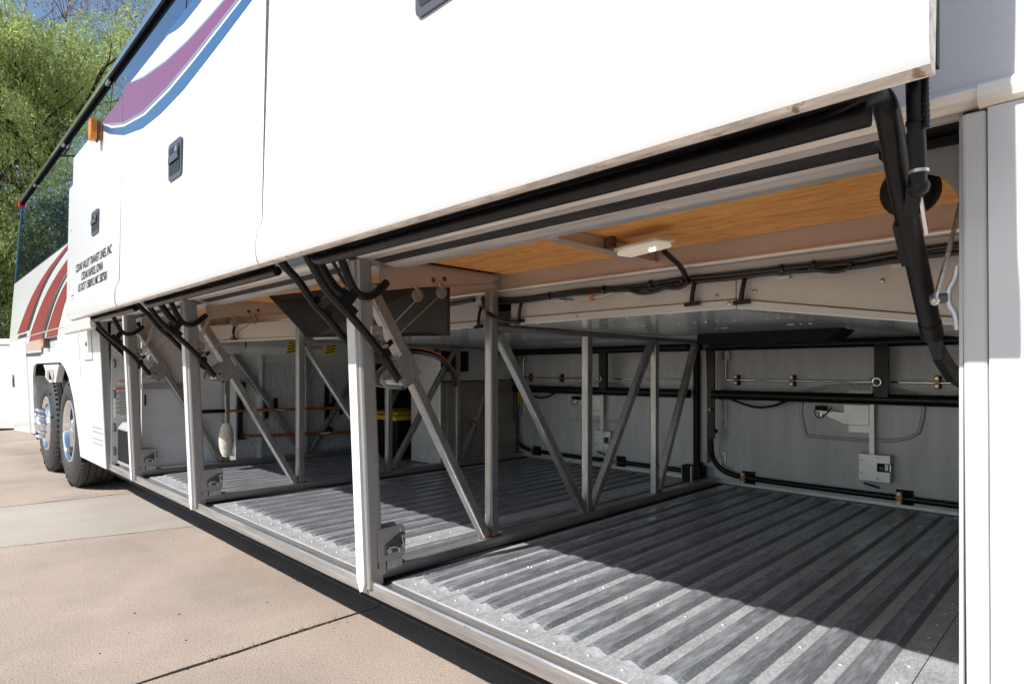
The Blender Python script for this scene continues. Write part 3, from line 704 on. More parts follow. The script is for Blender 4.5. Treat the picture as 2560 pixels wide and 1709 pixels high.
# header: mouldings and seals seen from below
def H(y, t): return (y, 1.06+t*y)
hp = [(.980, 1.43), (.977, 1.424), (.979, 1.416), (.985, 1.4116), H(1.0, .3458), H(1.004, .3443), H(1.010, .3452), H(1.020, .3429), H(1.040, .3336), H(1.046, .3345), H(1.088, .3140), H(1.096, .3095), H(1.108, .3045), H(1.122, .2985), H(1.134, .2955), H(1.140, .2968), H(1.163, .2882), (1.163, 1.425), (1.05, 1.432)]
hm = [WHITE, CREAM, CREAM, CREAM, WEDGE, SEAL, STEELX, STEELX, SEAL, SEAL, STEELX, STEELX, STEELX, STEELX, STEELX, LIGHTMETAL, STEELX, STEELX, STEELX]
for x0, x1 in ((-5.12, -4.47), (-4.43, -3.30), (-3.25, -1.72), (-1.665, -.128)):
    ext(hp, x0, x1, hm, 'header_rail')
mo = [(.980, 1.43), (.972, 1.424), (.970, 1.414), (.974, 1.403), (.984, 1.399), (1.01, 1.402), (1.01, 1.43)]
ext(mo, -.127, XF, CREAM, 'belt_moulding')
side_sheet([(-.118, .30), (XF, .30), (XF, 1.398), (-.118, 1.398)], WHITE, name='front_side_panel')
# black strip painting in the shade of the gap above the opening's near end
s = MB(); s.box(-.26, -.145, 1.06, 1.11, 1.385, 1.396, BLACKM); s.build('gap_shade_strip', bus)
# ceiling
for x0, x1 in ((-1.66, -1.022), (-1.004, -.13), (-3.26, -1.73)):
    s = MB(); s.box(x0, x1, 1.165, 1.634, 1.427, 1.437, PLY); s.build('ceiling_panel', bus)
s = MB(); s.box(-4.42, -3.30, 1.165, 1.634, 1.427, 1.437, PLY); s.build('ceiling_panel', bus)
s = MB(); s.box(-5.13, -.12, 1.10, 3.60, 1.452, 1.47, BLACKM); s.build('bay_roof_blocker', bus)  # unseen upper floor added so no sky light leaks into the bays
s = MB(); s.box(-5.13, -.13, 1.637, 1.644, 1.372, 1.450, BEAM)
s.tube([(-5.13, 1.634, 1.368), (-.13, 1.634, 1.368)], .006, STEELX, 8, False); s.box(-5.13, -.13, 1.636, 1.690, 1.362, 1.369, STEELX); s.build('ceiling_beam', bus)
s = MB(); s.box(-5.13, -.13, 1.655, 1.69, 1.342, 1.361, GREY); s.build('beam_trim', bus)
s = MB(); s.box(-1.020, -1.006, 1.165, 1.632, 1.395, 1.4265, BEAM); s.box(-1.03, -.996, 1.165, 1.634, 1.390, 1.3945, BEAM)
s.box(-1.004, -.975, 1.37, 1.385, 1.397, 1.4265, RUST); s.build('cross_rib', bus)
# interior lamp
lamp = MB(); A = Vector((-.958, 1.397, 1.384)); Bv = Vector((-.806, 1.351, 1.384))
dv = (Bv-A); nv = Vector((-dv.y, dv.x, 0)).normalized()*.032
def quad4(z, k, e=0):
    d = dv.normalized()*e; return [A-nv*k-d+Vector((0, 0, z)), Bv-nv*k+d+Vector((0, 0, z)), Bv+nv*k+d+Vector((0, 0, z)), A+nv*k-d+Vector((0, 0, z))]
lamp.prism(quad4(0, 1.0, .006), (0, 0, .008), STEELX)
lo_ = lamp.build('bay_lamp', bus, bevel=.002)
s = MB(); s.prism(quad4(-.014, .82), (0, 0, .0135), LENS); s.build('lamp_lens', lo_, bevel=.005)
s = MB(); c_ = A.lerp(Bv, .72)+Vector((0, 0, -.0155)); s.ball(c_, .006, BULB, 10, (1.6, .8, .2)); s.build('bulb', lo_)
s = MB(); s.tube([(-.86, 1.44, 1.378), (-.87, 1.55, 1.352), (-.905, 1.64, 1.333)], .008, LOOM, 8); s.build('lamp_cable', lo_)
s = MB()
for p in ((-.985, 1.40),): s.beam((p[0], p[1], 1.392), (p[0]-.01, p[1]+.06, 1.394), .02, .003, STEELX, up=(0, 0, 1))
s.build('lamp_bracket', lo_)
# ------------------------------------------------------------------ duct housing under the floor
dp = MB()
PX = -.765
dp.prism([(-1.665, 1.665, 1.262), (PX, 1.665, 1.262), (PX, 1.665, 1.345), (-1.665, 1.665, 1.345)], (0, .012, 0), GREY)
dp.prism([(-1.665, 1.658, 1.236), (PX+.004, 1.658, 1.236), (PX+.004, 1.658, 1.2595), (-1.665, 1.658, 1.2595)], (0, .02, 0), GREY)
duct = dp.build('duct_panel', bus, bevel=.0015)
dp = MB()
dp.prism([(PX+.002, 1.665, 1.262), (-.150, 1.665, 1.163), (-.150, 1.665, 1.345), (PX+.002, 1.665, 1.345)], (0, .012, 0), GREY)
dp.prism([(PX+.006, 1.658, 1.236), (-.150, 1.658, 1.147), (-.150, 1.658, 1.160), (PX+.006, 1.658, 1.2595)], (0, .02, 0), GREY)
dp.build('duct_panel', bus, bevel=.0015)
dp = MB(); dp.prism([(PX+.004, 1.662, 1.2345), (-.15, 1.662, 1.1455), (-.15, 2.8, 1.1455), (PX+.004, 2.8, 1.2345)], (.0002, 0, .0012), PLATE); dp.build('duct_plate', bus)
dp = MB(); dp.prism([(-1.665, 1.662, 1.2345), (PX, 1.662, 1.2345), (PX, 2.80, 1.2345), (-1.665, 2.80, 1.2345)], (0, 0, .0012), PLATE); pl = dp.build('duct_plate', bus)
s = MB(); rv = random.Random(2)
for _ in range(46):
    x = rv.uniform(-1.6, -.7); y = rv.choice([1.69, 2.05, 2.4, 2.75])
    s.ball((x, y, 1.2342), .005, LIGHTMETAL, 6, (1, 1, .5))
s.build('rivet', pl, kind='stuff')
s = MB()
for x, z in ((-1.33, 1.245), (-.9, 1.25), (-.78, 1.25), (-.74, 1.25), (-.82, 1.275), (-.71, 1.278)):
    s.lathe([(.006, 0), (.005, -.003), (0, -.003)], (x, 1.657 if z < 1.262 else 1.664, z), (0, 1, 0), BOLT, 8)
s.lathe([(.006, 0), (.005, -.004), (0, -.004)], (-.40, 1.664, 1.275), (0, 1, 0), BOLT, 8)
s.build('screw', duct, kind='stuff')
s = MB(); s.prism([(-1.43, 2.70, 1.185), (-.846, 2.70, 1.185), (-.80, 2.70, 1.2335), (-1.43, 2.70, 1.2335)], (0, .2, 0), BLACKM); s.build('duct_outlet', bus)
def rubber_latch(x, y=1.650, z=1.335, parent=duct):
    b = MB(); b.tube([(x+.006, y+.004, z), (x+.004, y-.006, z-.022), (x-.002, y-.006, z-.05), (x-.006, y-.004, z-.075)], .0065, BLACK, 8)
    b.beam((x-.028, y-.004, z-.080), (x+.020, y-.004, z-.078), .012, .009, BLACK, up=(0, 1, 0)); b.box(x-.010, x+.016, y, y+.012, z-.006, z+.008, STEEL)
    return b.build('rubber_latch', parent)
l1 = rubber_latch(-.885); rubber_latch(-.735, 1.650, 1.328); rubber_latch(-1.60, 1.652, 1.325)
b = MB()
yy = 1.648
b.loom([(-1.80, 1.64, 1.350), (-1.70, yy, 1.338), (-1.60, yy, 1.327), (-1.45, yy, 1.331), (-1.30, yy, 1.336), (-1.15, yy, 1.327), (-1.02, yy, 1.328), (-.93, yy, 1.334), (-.75, yy-.002, 1.328), (-.58, yy, 1.330), (-.45, yy, 1.326), (-.33, yy, 1.337), (-.15, yy, 1.338)], .0085, LOOM)
b.loom([(-1.72, yy, 1.325), (-1.6, yy, 1.317), (-1.45, yy, 1.322), (-1.30, yy, 1.327), (-1.10, yy-.004, 1.318), (-1.0, yy-.006, 1.312), (-.93, yy, 1.322), (-.75, yy, 1.318), (-.64, yy, 1.322), (-.55, yy, 1.316), (-.45, yy, 1.312), (-.33, yy, 1.322), (-.15, yy, 1.318)], .0075, LOOM)
b.loom([(-1.12, yy-.01, 1.323), (-1.06, yy-.012, 1.298), (-1.0, yy-.01, 1.303), (-.95, yy-.006, 1.320)], .0065, LOOM)
b.loom([(-1.0, yy-.012, 1.318), (-.93, yy-.014, 1.302), (-.895, yy-.012, 1.315), (-.91, yy-.01, 1.335)], .0065, LOOM)
b.loom([(-.56, yy-.01, 1.322), (-.50, yy-.012, 1.302), (-.455, yy-.012, 1.312), (-.47, yy-.01, 1.325), (-.56, yy-.008, 1.318)], .006, LOOM)
hs = b.build('wiring_harness', bus)
b = MB()
for x in (-1.45, -1.21, -1.03, -.92, -.63, -.55, -.36, -.17): b.cyl((x-.003, yy, 1.327), (x+.004, yy, 1.329), .0145, LOOM, 10)
for x in (-1.40, -1.11, -.63, -.36, -.17): b.box(x-.018, x+.018, 1.648, 1.66, 1.302, 1.309, PAPER)
b.build('cable_tie', hs, kind='stuff')
b = MB(); b.box(-1.33, -1.26, 1.636, 1.648, 1.297, 1.312, LIGHTMETAL); b.box(-1.26, -1.25, 1.635, 1.649, 1.296, 1.313, ORANGE)
b.tube([(-1.25, 1.64, 1.304), (-1.2, 1.645, 1.308), (-1.15, yy, 1.322)], .0022, PAPER, 6); b.tube([(-1.33, 1.64, 1.304), (-1.4, 1.645, 1.312)], .0022, BLACK, 6); b.build('plug_connector', hs)
# ------------------------------------------------------------------ bulkhead frames
bf = MB(); bf.box(-1.748, -1.695, 1.055, 3.46, .3795, .418, STEELY)
frame = bf.build('bulkhead_frame', bus, bevel=.003)
VX = -1.722
def upr(y0, z0, y1, z1, w=.040, d=.040, mat=STEEL, name='upright', r=.006, x=VX):
    b = MB(); b.beam((x, y0, z0), (x, y1, z1), w, d, mat, up=(1, 0, 0), r=r); return b.build(name, frame)
# outer post leans with the coach side
b = MB(); b.beam((-1.692, 1.062, .372), (-1.692, 1.016, 1.405), .056, .060, POST, up=(1, 0, 0), r=.009); b.build('post', frame)
b = MB(); b.prism([(-1.722, ys(z)-.004, z) for z in (.39, .80, 1.2, 1.40)]+[(-1.722, ys(z)+.008, z) for z in (1.40, 1.2, .80, .39)], (.046, 0, 0), WHITE)
b.prism([(-1.722, 1.0245, .3895), (-1.676, 1.0245, .3895), (-1.690, 1.0265, .362), (-1.706, 1.0265, .354)], (0, .011, 0), WHITE); b.build('post_cover', frame)
b = MB(); b.box(-1.7215, -1.6615, 1.036, 1.096, .405, .450, POST); b.build('post_foot', frame, bevel=.003)
Y1, Y2, Y3 = 1.615, 2.215, 2.79
upr(Y1, .418, Y1, 1.362); upr(Y2, .418, Y2, 1.30, .038, .038); upr(Y3, .418, Y3, 1.236, .036, .036)
b = MB(); b.box(VX-.018, VX+.018, 1.637, 3.3, 1.212, 1.234, STEELY); b.build('top_chord', frame, bevel=.002)
upr(1.075, 1.315, Y1-.035, .425, .036, .040, STEEL, 'brace')
upr(Y1+.03, 1.205, Y2-.03, .424, .036, .036, STEEL, 'brace'); upr(Y2+.03, .424, Y3-.028, 1.208, .034, .036, STEEL, 'brace'); upr(Y3+.03, .424, 3.22, 1.21, .034, .036, STEEL, 'brace')
b = MB(); b.beam((VX-.001, 1.068, 1.327), (VX-.001, 1.218, 1.084), .043, .046, STEEL, up=(1, 0, 0), r=.006); b.build('brace_sleeve', frame)
b = MB(); dd = Vector((0, .143, -.235)).normalized()
p0 = Vector((VX, 1.193, 1.112)); b.beam(p0, p0+dd*.088, .056, .056, STEEL, up=(1, 0, 0), r=.008)
for xo in (.024, -.026):
    b.prism([(VX+xo, y_, z_) for y_, z_ in ((1.138, 1.078), (1.180, 1.108), (1.232, 1.020), (1.188, .995), (1.150, 1.000), (1.112, 1.006), (1.094, 1.020), (1.100, 1.045))], (.006, 0, 0), STEEL)
for y_, z_ in ((1.160, 1.058), (1.178, 1.015)):
    b.cyl((VX+.03, y_, z_), (VX+.04, y_, z_), .009, BOLT, 10); b.cyl((VX+.028, y_+.002, z_-.016), (VX+.0312, y_+.002, z_-.016), .006, DARKIN, 8)
b.cyl((VX+.02, 1.119, 1.024), (VX+.125, 1.119, 1.024), .012, BOLT, 12); b.build('arm_bracket', frame, bevel=.002)
# hinge pin bracket half way up the post and the roller latch at its foot
b = MB(); b.box(-1.664, -1.652, 1.035, 1.078, 1.165, 1.200, STEEL); b.box(-1.664, -1.650, 1.035, 1.076, 1.128, 1.158, STEEL); b.cyl((-1.655, 1.060, 1.180), (-1.644, 1.060, 1.180), .008, BOLT, 10)
b.box(-1.7, -1.664, 1.03, 1.07, 1.12, 1.20, STEEL); b.build('striker_bracket', frame, bevel=.002)
def platep(x, y0=1.064, y1=1.166, z0=.448, z1=.557, r=.016):
    out = [(x, y0, z0), (x, y1, z0+.004)]
    for k in range(5): t = R(k*22.5); out.append((x, y1-r+r*math.cos(t), z1-r+r*math.sin(t)))
    out += [(x, y0, z1-.002)]; return out
b = MB(); b.prism(platep(-1.662), (.004, 0, 0), POST); b.prism(platep(-1.702, 1.06, 1.16, .45, .56), (.004, 0, 0), POST); b.box(-1.700, -1.6622, 1.066, 1.074, .449, .552, POST)
b.box(-1.70, -1.664, 1.078, 1.16, .4195, .449, STEEL)
b.box(-1.6625, -1.657, 1.146, 1.151, .528, .545, PAPER); b.build('latch_plate', frame, bevel=.0015)
b = MB(); lx = -1.6575
b.prism([(lx, 1.088, .468), (lx, 1.133, .476), (lx, 1.164, .494), (lx, 1.164, .528), (lx, 1.148, .533), (lx, 1.088, .500)], (.004, 0, 0), LATCH)
for y_, z_ in ((1.101, .480), (1.152, .520), (1.153, .490)): b.cyl((lx, y_, z_), (lx+.010, y_, z_), .008, BOLT, 12)
b.tube([(lx+.010, 1.097, .492), (lx+.014, 1.115, .494), (lx+.012, 1.134, .487), (lx+.010, 1.137, .472)], .003, BOLT, 8); b.tube([(lx+.011, 1.146, .516), (lx+.012, 1.153, .495)], .003, BOLT, 8)
b.box(lx+.003, lx+.006, 1.112, 1.135, .474, .490, DARKPL); b.build('roller_latch', frame, bevel=.001)
b = MB()
for y_ in (1.16, Y1, Y1-.04, Y2, Y3): b.ball((VX+.005, y_+.01, .419), .03, RUST, 8, (.9, 1.1, .16))
b.box(VX+.019, VX+.022, Y1-.021, Y1-.017, .42, .46, RUST); b.box(-1.664, -1.660, 1.064, 1.068, .43, .55, RUST); b.box(-1.690, -1.6625, 1.073, 1.10, .418, .447, RUST); b.build('weld_bead', frame)
# cross member with pivot and pulleys
b = MB(); b.prism([(VX+.014, y_, z_) for y_, z_ in ((1.100, 1.330), (1.116, 1.322), (1.30, 1.352), (1.634, 1.378), (1.634, 1.4262), (1.19, 1.4262), (1.100, 1.392))], (.008, 0, 0), BEAM)
b.cyl((VX+.02, 1.118, 1.345), (VX+.030, 1.118, 1.345), .011, BOLT, 12)
for y_, z_ in ((1.315, 1.376), (1.365, 1.385)): b.ball((VX+.0225, y_, z_), .010, RUST, 8, (.15, 1, 1))
b.build('cross_member', frame, bevel=.0015)
for y_, z_ in ((1.231, 1.314), (1.334, 1.333)):
    b = MB(); b.lathe([(0, .004), (.010, .005), (.021, .003), (.023, .001), (.020, -.001), (.023, -.003), (.021, -.005), (0, -.005)], (VX+.045, y_, z_), (1, 0, 0), PULLEY, 20, False); b.cyl((VX+.04, y_, z_), (VX+.055, y_, z_), .005, BOLT, 8)
    b.beam((VX+.051, y_, z_), (VX+.048, y_-.010, z_+.030), .010, .004, STEEL); b.build('pulley', frame)
b = MB(); b.tube([(-1.614, 1.085, 1.152), (VX+.045, 1.320, 1.316)], .0018, BOLT, 6, False); b.tube([(-1.75, 1.11, 1.15), (VX+.045, 1.222, 1.294)], .0018, BOLT, 6, False)
b.tube([(VX+.045, 1.338, 1.355), (VX+.02, 1.60, 1.392)], .0018, BOLT, 6, False); b.build('cable', frame)
b = MB()
for k in range(3): b.cyl((VX+.012+k*.006, 1.618, 1.392), (VX+.016+k*.006, 1.618, 1.392), .014, STEEL, 12)
b.build('cable_sheave', frame)
f1 = dup(frame, -1.61); f0 = dup(frame, -2.745, skip=('top_chord',))
frame['label'] = 'bulkhead frame nearest the camera, between the two largest bays'
f1['label'] = 'middle bulkhead frame of bare steel tube'; f0['label'] = 'rearmost bulkhead frame standing against the closed grey wall'
# near post at the right edge of the opening
b = MB()
b.prism([(-.146, ys(z)+.004, z) for z in (.36, .8, 1.2, 1.398)]+[(-.146, ys(1.398)+.05, 1.398), (-.146, 1.085, .36)], (.0265, 0, 0), POSTW)
b.build('post', bus, bevel=.004, label='grey door post at the right end of the open bay')
b = MB(); b.box(-.1515, -.147, 1.01, 3.5, .36, 1.45, GREY); b.build('bulkhead_wall', bus)  # unseen wall added at the bay end to block light
b = MB()
b.prism([(-.208, 1.07, 1.386), (-.152, 1.07, 1.384), (-.152, 1.07, 1.294), (-.158, 1.07, 1.294), (-.163, 1.07, 1.312), (-.172, 1.07, 1.330), (-.185, 1.07, 1.344), (-.204, 1.07, 1.353)], (0, .004, 0), POST)
b.build('corner_gusset', bus)
b = MB(); b.lathe([(0, -.02), (.030, -.02), (.040, -.008), (.040, .02), (.03, .03), (0, .03)], (-.236, 1.135, 1.346), (.15, 1, .25), BLACKM, 24); b.build('rubber_buffer', bus)
b = MB(); b.tube([(-.160, 1.075, 1.300), (-.162, .99, 1.21), (-.165, .93, 1.150)], .0028, BOLT, 8, False); b.lathe([(.012, 0), (.014, .006), (.012, .012), (0, .012)], (-.160, 1.09, 1.315), (1, 0, 0), BLACK, 14); b.ball((-.165, .93, 1.148), .006, BOLT, 8); b.build('cable', bus)
b = MB()
b.tube([(-.155, 1.02, 1.203), (-.157, 1.02, 1.185), (-.165, 1.02, 1.172), (-.165, 1.02, 1.150), (-.157, 1.02, 1.138), (-.155, 1.02, 1.115)], .004, LIGHTMETAL, 8); b.cyl((-.165, 1.02, 1.160), (-.186, 1.02, 1.160), .007, DARKPL, 12); b.build('striker_pin', bus)
# black sheet sloping down from the header between the two nearest frames, and the box behind it
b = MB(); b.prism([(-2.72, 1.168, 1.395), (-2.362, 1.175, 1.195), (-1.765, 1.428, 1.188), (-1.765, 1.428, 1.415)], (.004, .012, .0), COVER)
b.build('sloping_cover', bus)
# duct panel across the middle bay
b = MB(); b.prism([(-3.26, 1.665, 1.262), (-1.775, 1.665, 1.262), (-1.775, 1.665, 1.345), (-3.26, 1.665, 1.345)], (0, .012, 0), GREY)
b.prism([(-3.26, 1.658, 1.236), (-1.775, 1.658, 1.236), (-1.775, 1.658, 1.2595), (-3.26, 1.658, 1.2595)], (0, .02, 0), GREY); dm = b.build('duct_panel', bus, bevel=.0015)
b = MB(); b.prism([(-3.26, 1.662, 1.2345), (-1.775, 1.662, 1.2345), (-1.775, 2.80, 1.2345), (-3.26, 2.80, 1.2345)], (0, 0, .0012), PLATE); b.build('duct_plate', bus)
rubber_latch(-1.83, 1.652, 1.315, dm)
b = MB(); b.loom([(-1.80, 1.64, 1.35), (-1.77, 1.63, 1.30), (-1.70, 1.585, 1.27), (-1.66, 1.62, 1.245), (-1.60, 1.645, 1.242)], .011, LOOM); b.build('wiring_loom', bus)
b = MB(); b.loom([(-3.2, 1.64, 1.35), (-2.8, 1.645, 1.34), (-2.2, 1.645, 1.335), (-1.85, 1.64, 1.345)], .010, LOOM); b.build('wiring_loom', bus)
# rear bay: panel with flange above the duct
b = MB(); b.prism([(-4.43, 1.46, 1.262), (-3.45, 1.665, 1.262), (-3.45, 1.665, 1.36), (-4.43, 1.46, 1.36)], (0, .012, 0), GREY); b.prism([(-4.43, 1.452, 1.245), (-3.45, 1.657, 1.245), (-3.45, 1.657, 1.259), (-4.43, 1.452, 1.259)], (0, .02, 0), GREY); dr_ = b.build('duct_panel', bus)
b = MB(); b.tube([(-4.05, 1.52, 1.35), (-4.05, 1.51, 1.31), (-4.055, 1.515, 1.27)], .009, BLACK, 8); b.beam((-4.085, 1.51, 1.262), (-4.025, 1.52, 1.262), .012, .012, BLACK, up=(0, 1, 0)); b.build('rubber_latch', dr_)
# ------------------------------------------------------------------ closed rear wall of the bays
WX = -4.505
b = MB(); b.box(WX-.02, WX, 1.10, 1.655, .385, 1.44, GREYW); wl = b.build('bulkhead_wall', bus)
b = MB(); b.beam((WX, 1.10, .955), (WX, 1.40, .955), .040, .03, POST, up=(1, 0, 0)); b.build('ledge', wl)
b = MB(); b.box(WX, WX+.006, 1.115, 1.125, .83, .90, BLACKM); b.build('wall_slot', wl)
b = MB(); b.prism([(WX+.03, 1.28, 1.42), (WX+.03, 1.45, 1.318), (WX+.03, 1.66, 1.318), (WX+.03, 1.66, 1.42)], (.01, 0, 0), GREY); b.build('upper_panel', wl)
b = MB(); b.box(WX-.02, WX-.004, 1.70, 2.70, .43, 1.20, PLYG); pw = b.build('plywood_panel', bus)
b = MB(); b.box(WX-.02, WX+.006, 1.70, 3.46, .385, .429, LIGHTMETAL); b.box(WX-.02, WX+.004, 1.70, 3.46, 1.115, 1.19, GREY); b.build('wall_rail', bus)
b = MB(); b.box(WX-.02, WX, 2.70, 3.46, .43, 1.40, BLACKM); b.build('black_wall_panel', bus)  # flat matt black panel in line with the wall
b = MB()     # green-grey air duct: rounded front, with collar
prof_ = [(0, 1.35), (.05, 1.35), (.09, 1.325), (.105, 1.28), (.105, 1.23), (.08, 1.185), (.03, 1.168), (0, 1.168)]
b.prism([(WX+.005+x_, 1.72, z_) for x_, z_ in prof_], (0, 1.7, 0), DUCT); b.prism([(WX+.004+x_*1.06, 1.45, z_*1.004-.004) for x_, z_ in prof_], (0, .27, 0), LIGHTMETAL); b.prism([(WX+.002+x_*1.03, 1.72, z_) for x_, z_ in prof_], (0, .012, 0), BLACKM)
du = b.build('air_duct', bus, bevel=.002)
def haz(y0, parent):
    b = MB(); x_ = WX+.1115
    b.prism([(x_, y0, 1.188), (x_, y0+.085, 1.188), (x_, y0+.105, 1.270), (x_, y0+.02, 1.270)], (.0008, 0, 0), YEL)
    for k in range(4):
        z0_ = 1.188+k*.022; b.prism([(x_+.0004, y0+.004+.25*(z0_-1.188), z0_), (x_+.0004, y0+.083+.25*(z0_-1.188), z0_+.018), (x_+.0004, y0+.083+.25*(z0_-1.175), min(1.270, z0_+.028)), (x_+.0004, y0+.004+.25*(z0_-1.175), z0_+.010)], (.0009, 0, 0), INK)
    return b.build('hazard_label', parent)
haz(2.02, du); haz(2.33, du)
b = MB(); x_ = WX+.1115; b.prism([(x_, 2.11, 1.188), (x_, 2.33, 1.188), (x_, 2.345, 1.258), (x_, 2.125, 1.258)], (.0007, 0, 0), PAPER); b.prism([(x_+.0003, 2.125, 1.256), (x_+.0003, 2.345, 1.256), (x_+.0003, 2.347, 1.268), (x_+.0003, 2.127, 1.268)], (.0009, 0, 0), YEL)
for k in range(4): b.box(x_+.0003, x_+.0012, 2.22, 2.32, 1.246-k*.007, 1.249-k*.007, INK)
b.lathe([(.016, 0), (.020, 0)], (x_+.0012, 2.235, 1.212), (1, 0, 0), REDL, 16); b.build('warning_label', du)
text('WARNING', 2.17, 2.30, 1.259, 1.265, lambda z: 0, du)
o = bpy.data.objects['lettering.003']
for v in o.data.vertices: v.co = (x_+.0014, v.co.x, v.co.z)
# upright black clips holding two poles on the plywood wall
for y_ in (1.72, 2.40):
    b = MB(); b.box(WX, WX+.035, y_-.012, y_+.012, .56, .98, BLACKM); b.box(WX, WX+.07, y_-.006, y_+.022, .93, .975, BLACKM); b.box(WX, WX+.075, y_-.012, y_+.02, .565, .605, BLACKM); b.box(WX, WX+.075, y_-.016, y_+.012, .755, .80, BLACKM); b.build('pole_clip', pw)
b = MB()
for y_ in (1.92, 1.99, 2.47, 2.54): b.box(WX-.004, WX+.010, y_-.013, y_+.013, .70, .85, BLACKM)
b.build('clip_pad', pw, kind='stuff')
# ------------------------------------------------------------------ first narrow compartment
b = MB(); b.box(-5.12, -4.46, 1.85, 1.87, .38, 1.44, GREYW); b.build('compartment_wall', bus)
b = MB(); b.box(-5.118, -5.108, 1.055, 1.85, .386, 1.40, GREY); cw = b.build('compartment_side', bus)
b = MB()
for z in (.45, .62, .86, 1.08, 1.25): b.tube([(-5.104, 1.075, z), (-5.10, 1.078, z+.03), (-5.102, 1.072, z+.06)], .007, DARKPL, 8)
b.build('hinge', cw, kind='stuff')
b = MB(); b.box(-5.106, -5.10, 1.075, 1.20, .72, .935, PAPER); b.box(-5.0995, -5.0985, 1.075, 1.20, .918, .934, ORANGE); b.box(-5.106, -5.10, 1.10, 1.17, .955, .985, PAPER); b.box(-5.0995, -5.0985, 1.10, 1.17, .974, .985, ORANGE)
rl_ = random.Random(9)
for k in range(16): b.box(-5.0995, -5.0988, 1.085+.02*(k % 3 == 0), 1.15+.04*rl_.random(), .905-k*.0112, .9085-k*.0112, INK)
b.build('instruction_label', cw)
b = MB(); b.box(-5.106, -5.10, 1.07, 1.125, 1.16, 1.285, PAPER); b.build('note_label', cw)
b = MB(); b.tube([(-5.0995, 1.082, 1.18), (-5.0995, 1.10, 1.20), (-5.0995, 1.085, 1.22), (-5.0995, 1.105, 1.235), (-5.0995, 1.09, 1.255), (-5.0995, 1.11, 1.27)], .0016, INK, 5); b.build('handwriting', cw)
b = MB(); b.tube([(-5.10, 1.16, 1.14), (-4.47, 1.16, 1.14)], .03, LIGHTMETAL, 16, False); b.build('cross_pipe', bus)
b = MB(); b.box(-5.10, -5.07, 1.14, 1.17, 1.0, 1.03, LIGHTMETAL); b.build('latch_keeper', bus)
b = MB()
fr = [(1.085, .388), (1.38, .388), (1.38, .69), (1.115, .69), (1.085, .65)]
b.prism([(-5.07, y_, z_) for y_, z_ in fr], (.35, 0, 0), LIGHTMETAL)
eb = b.build('equipment_box', bus, bevel=.012)
b = MB(); b.prism([(-5.04, 1.0845, .42), (-4.75, 1.0845, .42), (-4.75, 1.0845, .64), (-5.04, 1.0845, .64)], (0, -.003, 0), BLACKM); b.prism([(-4.717, y_, z_) for y_, z_ in ((1.11, .42), (1.36, .42), (1.36, .665), (1.13, .665), (1.11, .64))], (-.004, 0, 0), BLACKM); b.build('grille', eb)
b = MB(); b.box(-4.80, -4.70, 1.12, 1.15, .692, .71, STEEL); b.build('box_bracket', eb)
b = MB()
for k in range(4): b.tube([(-4.95+.1*k, 1.15+.03*k, 1.42), (-4.93+.1*k, 1.25, 1.32), (-4.9+.1*k, 1.5, 1.28)], .012, (BLACK, COPPER, STEEL, BLACK)[k], 8)
b.build('hose', bus)
b = MB(); b.tube([(-4.40, 1.14, 1.36), (-4.41, 1.12, 1.27), (-4.43, 1.10, 1.20)], .008, TUBING, 8); b.tube([(-3.27, 1.10, 1.33), (-3.275, 1.075, 1.27), (-3.28, 1.06, 1.20)], .008, TUBING, 8); b.build('drain_hose', bus)
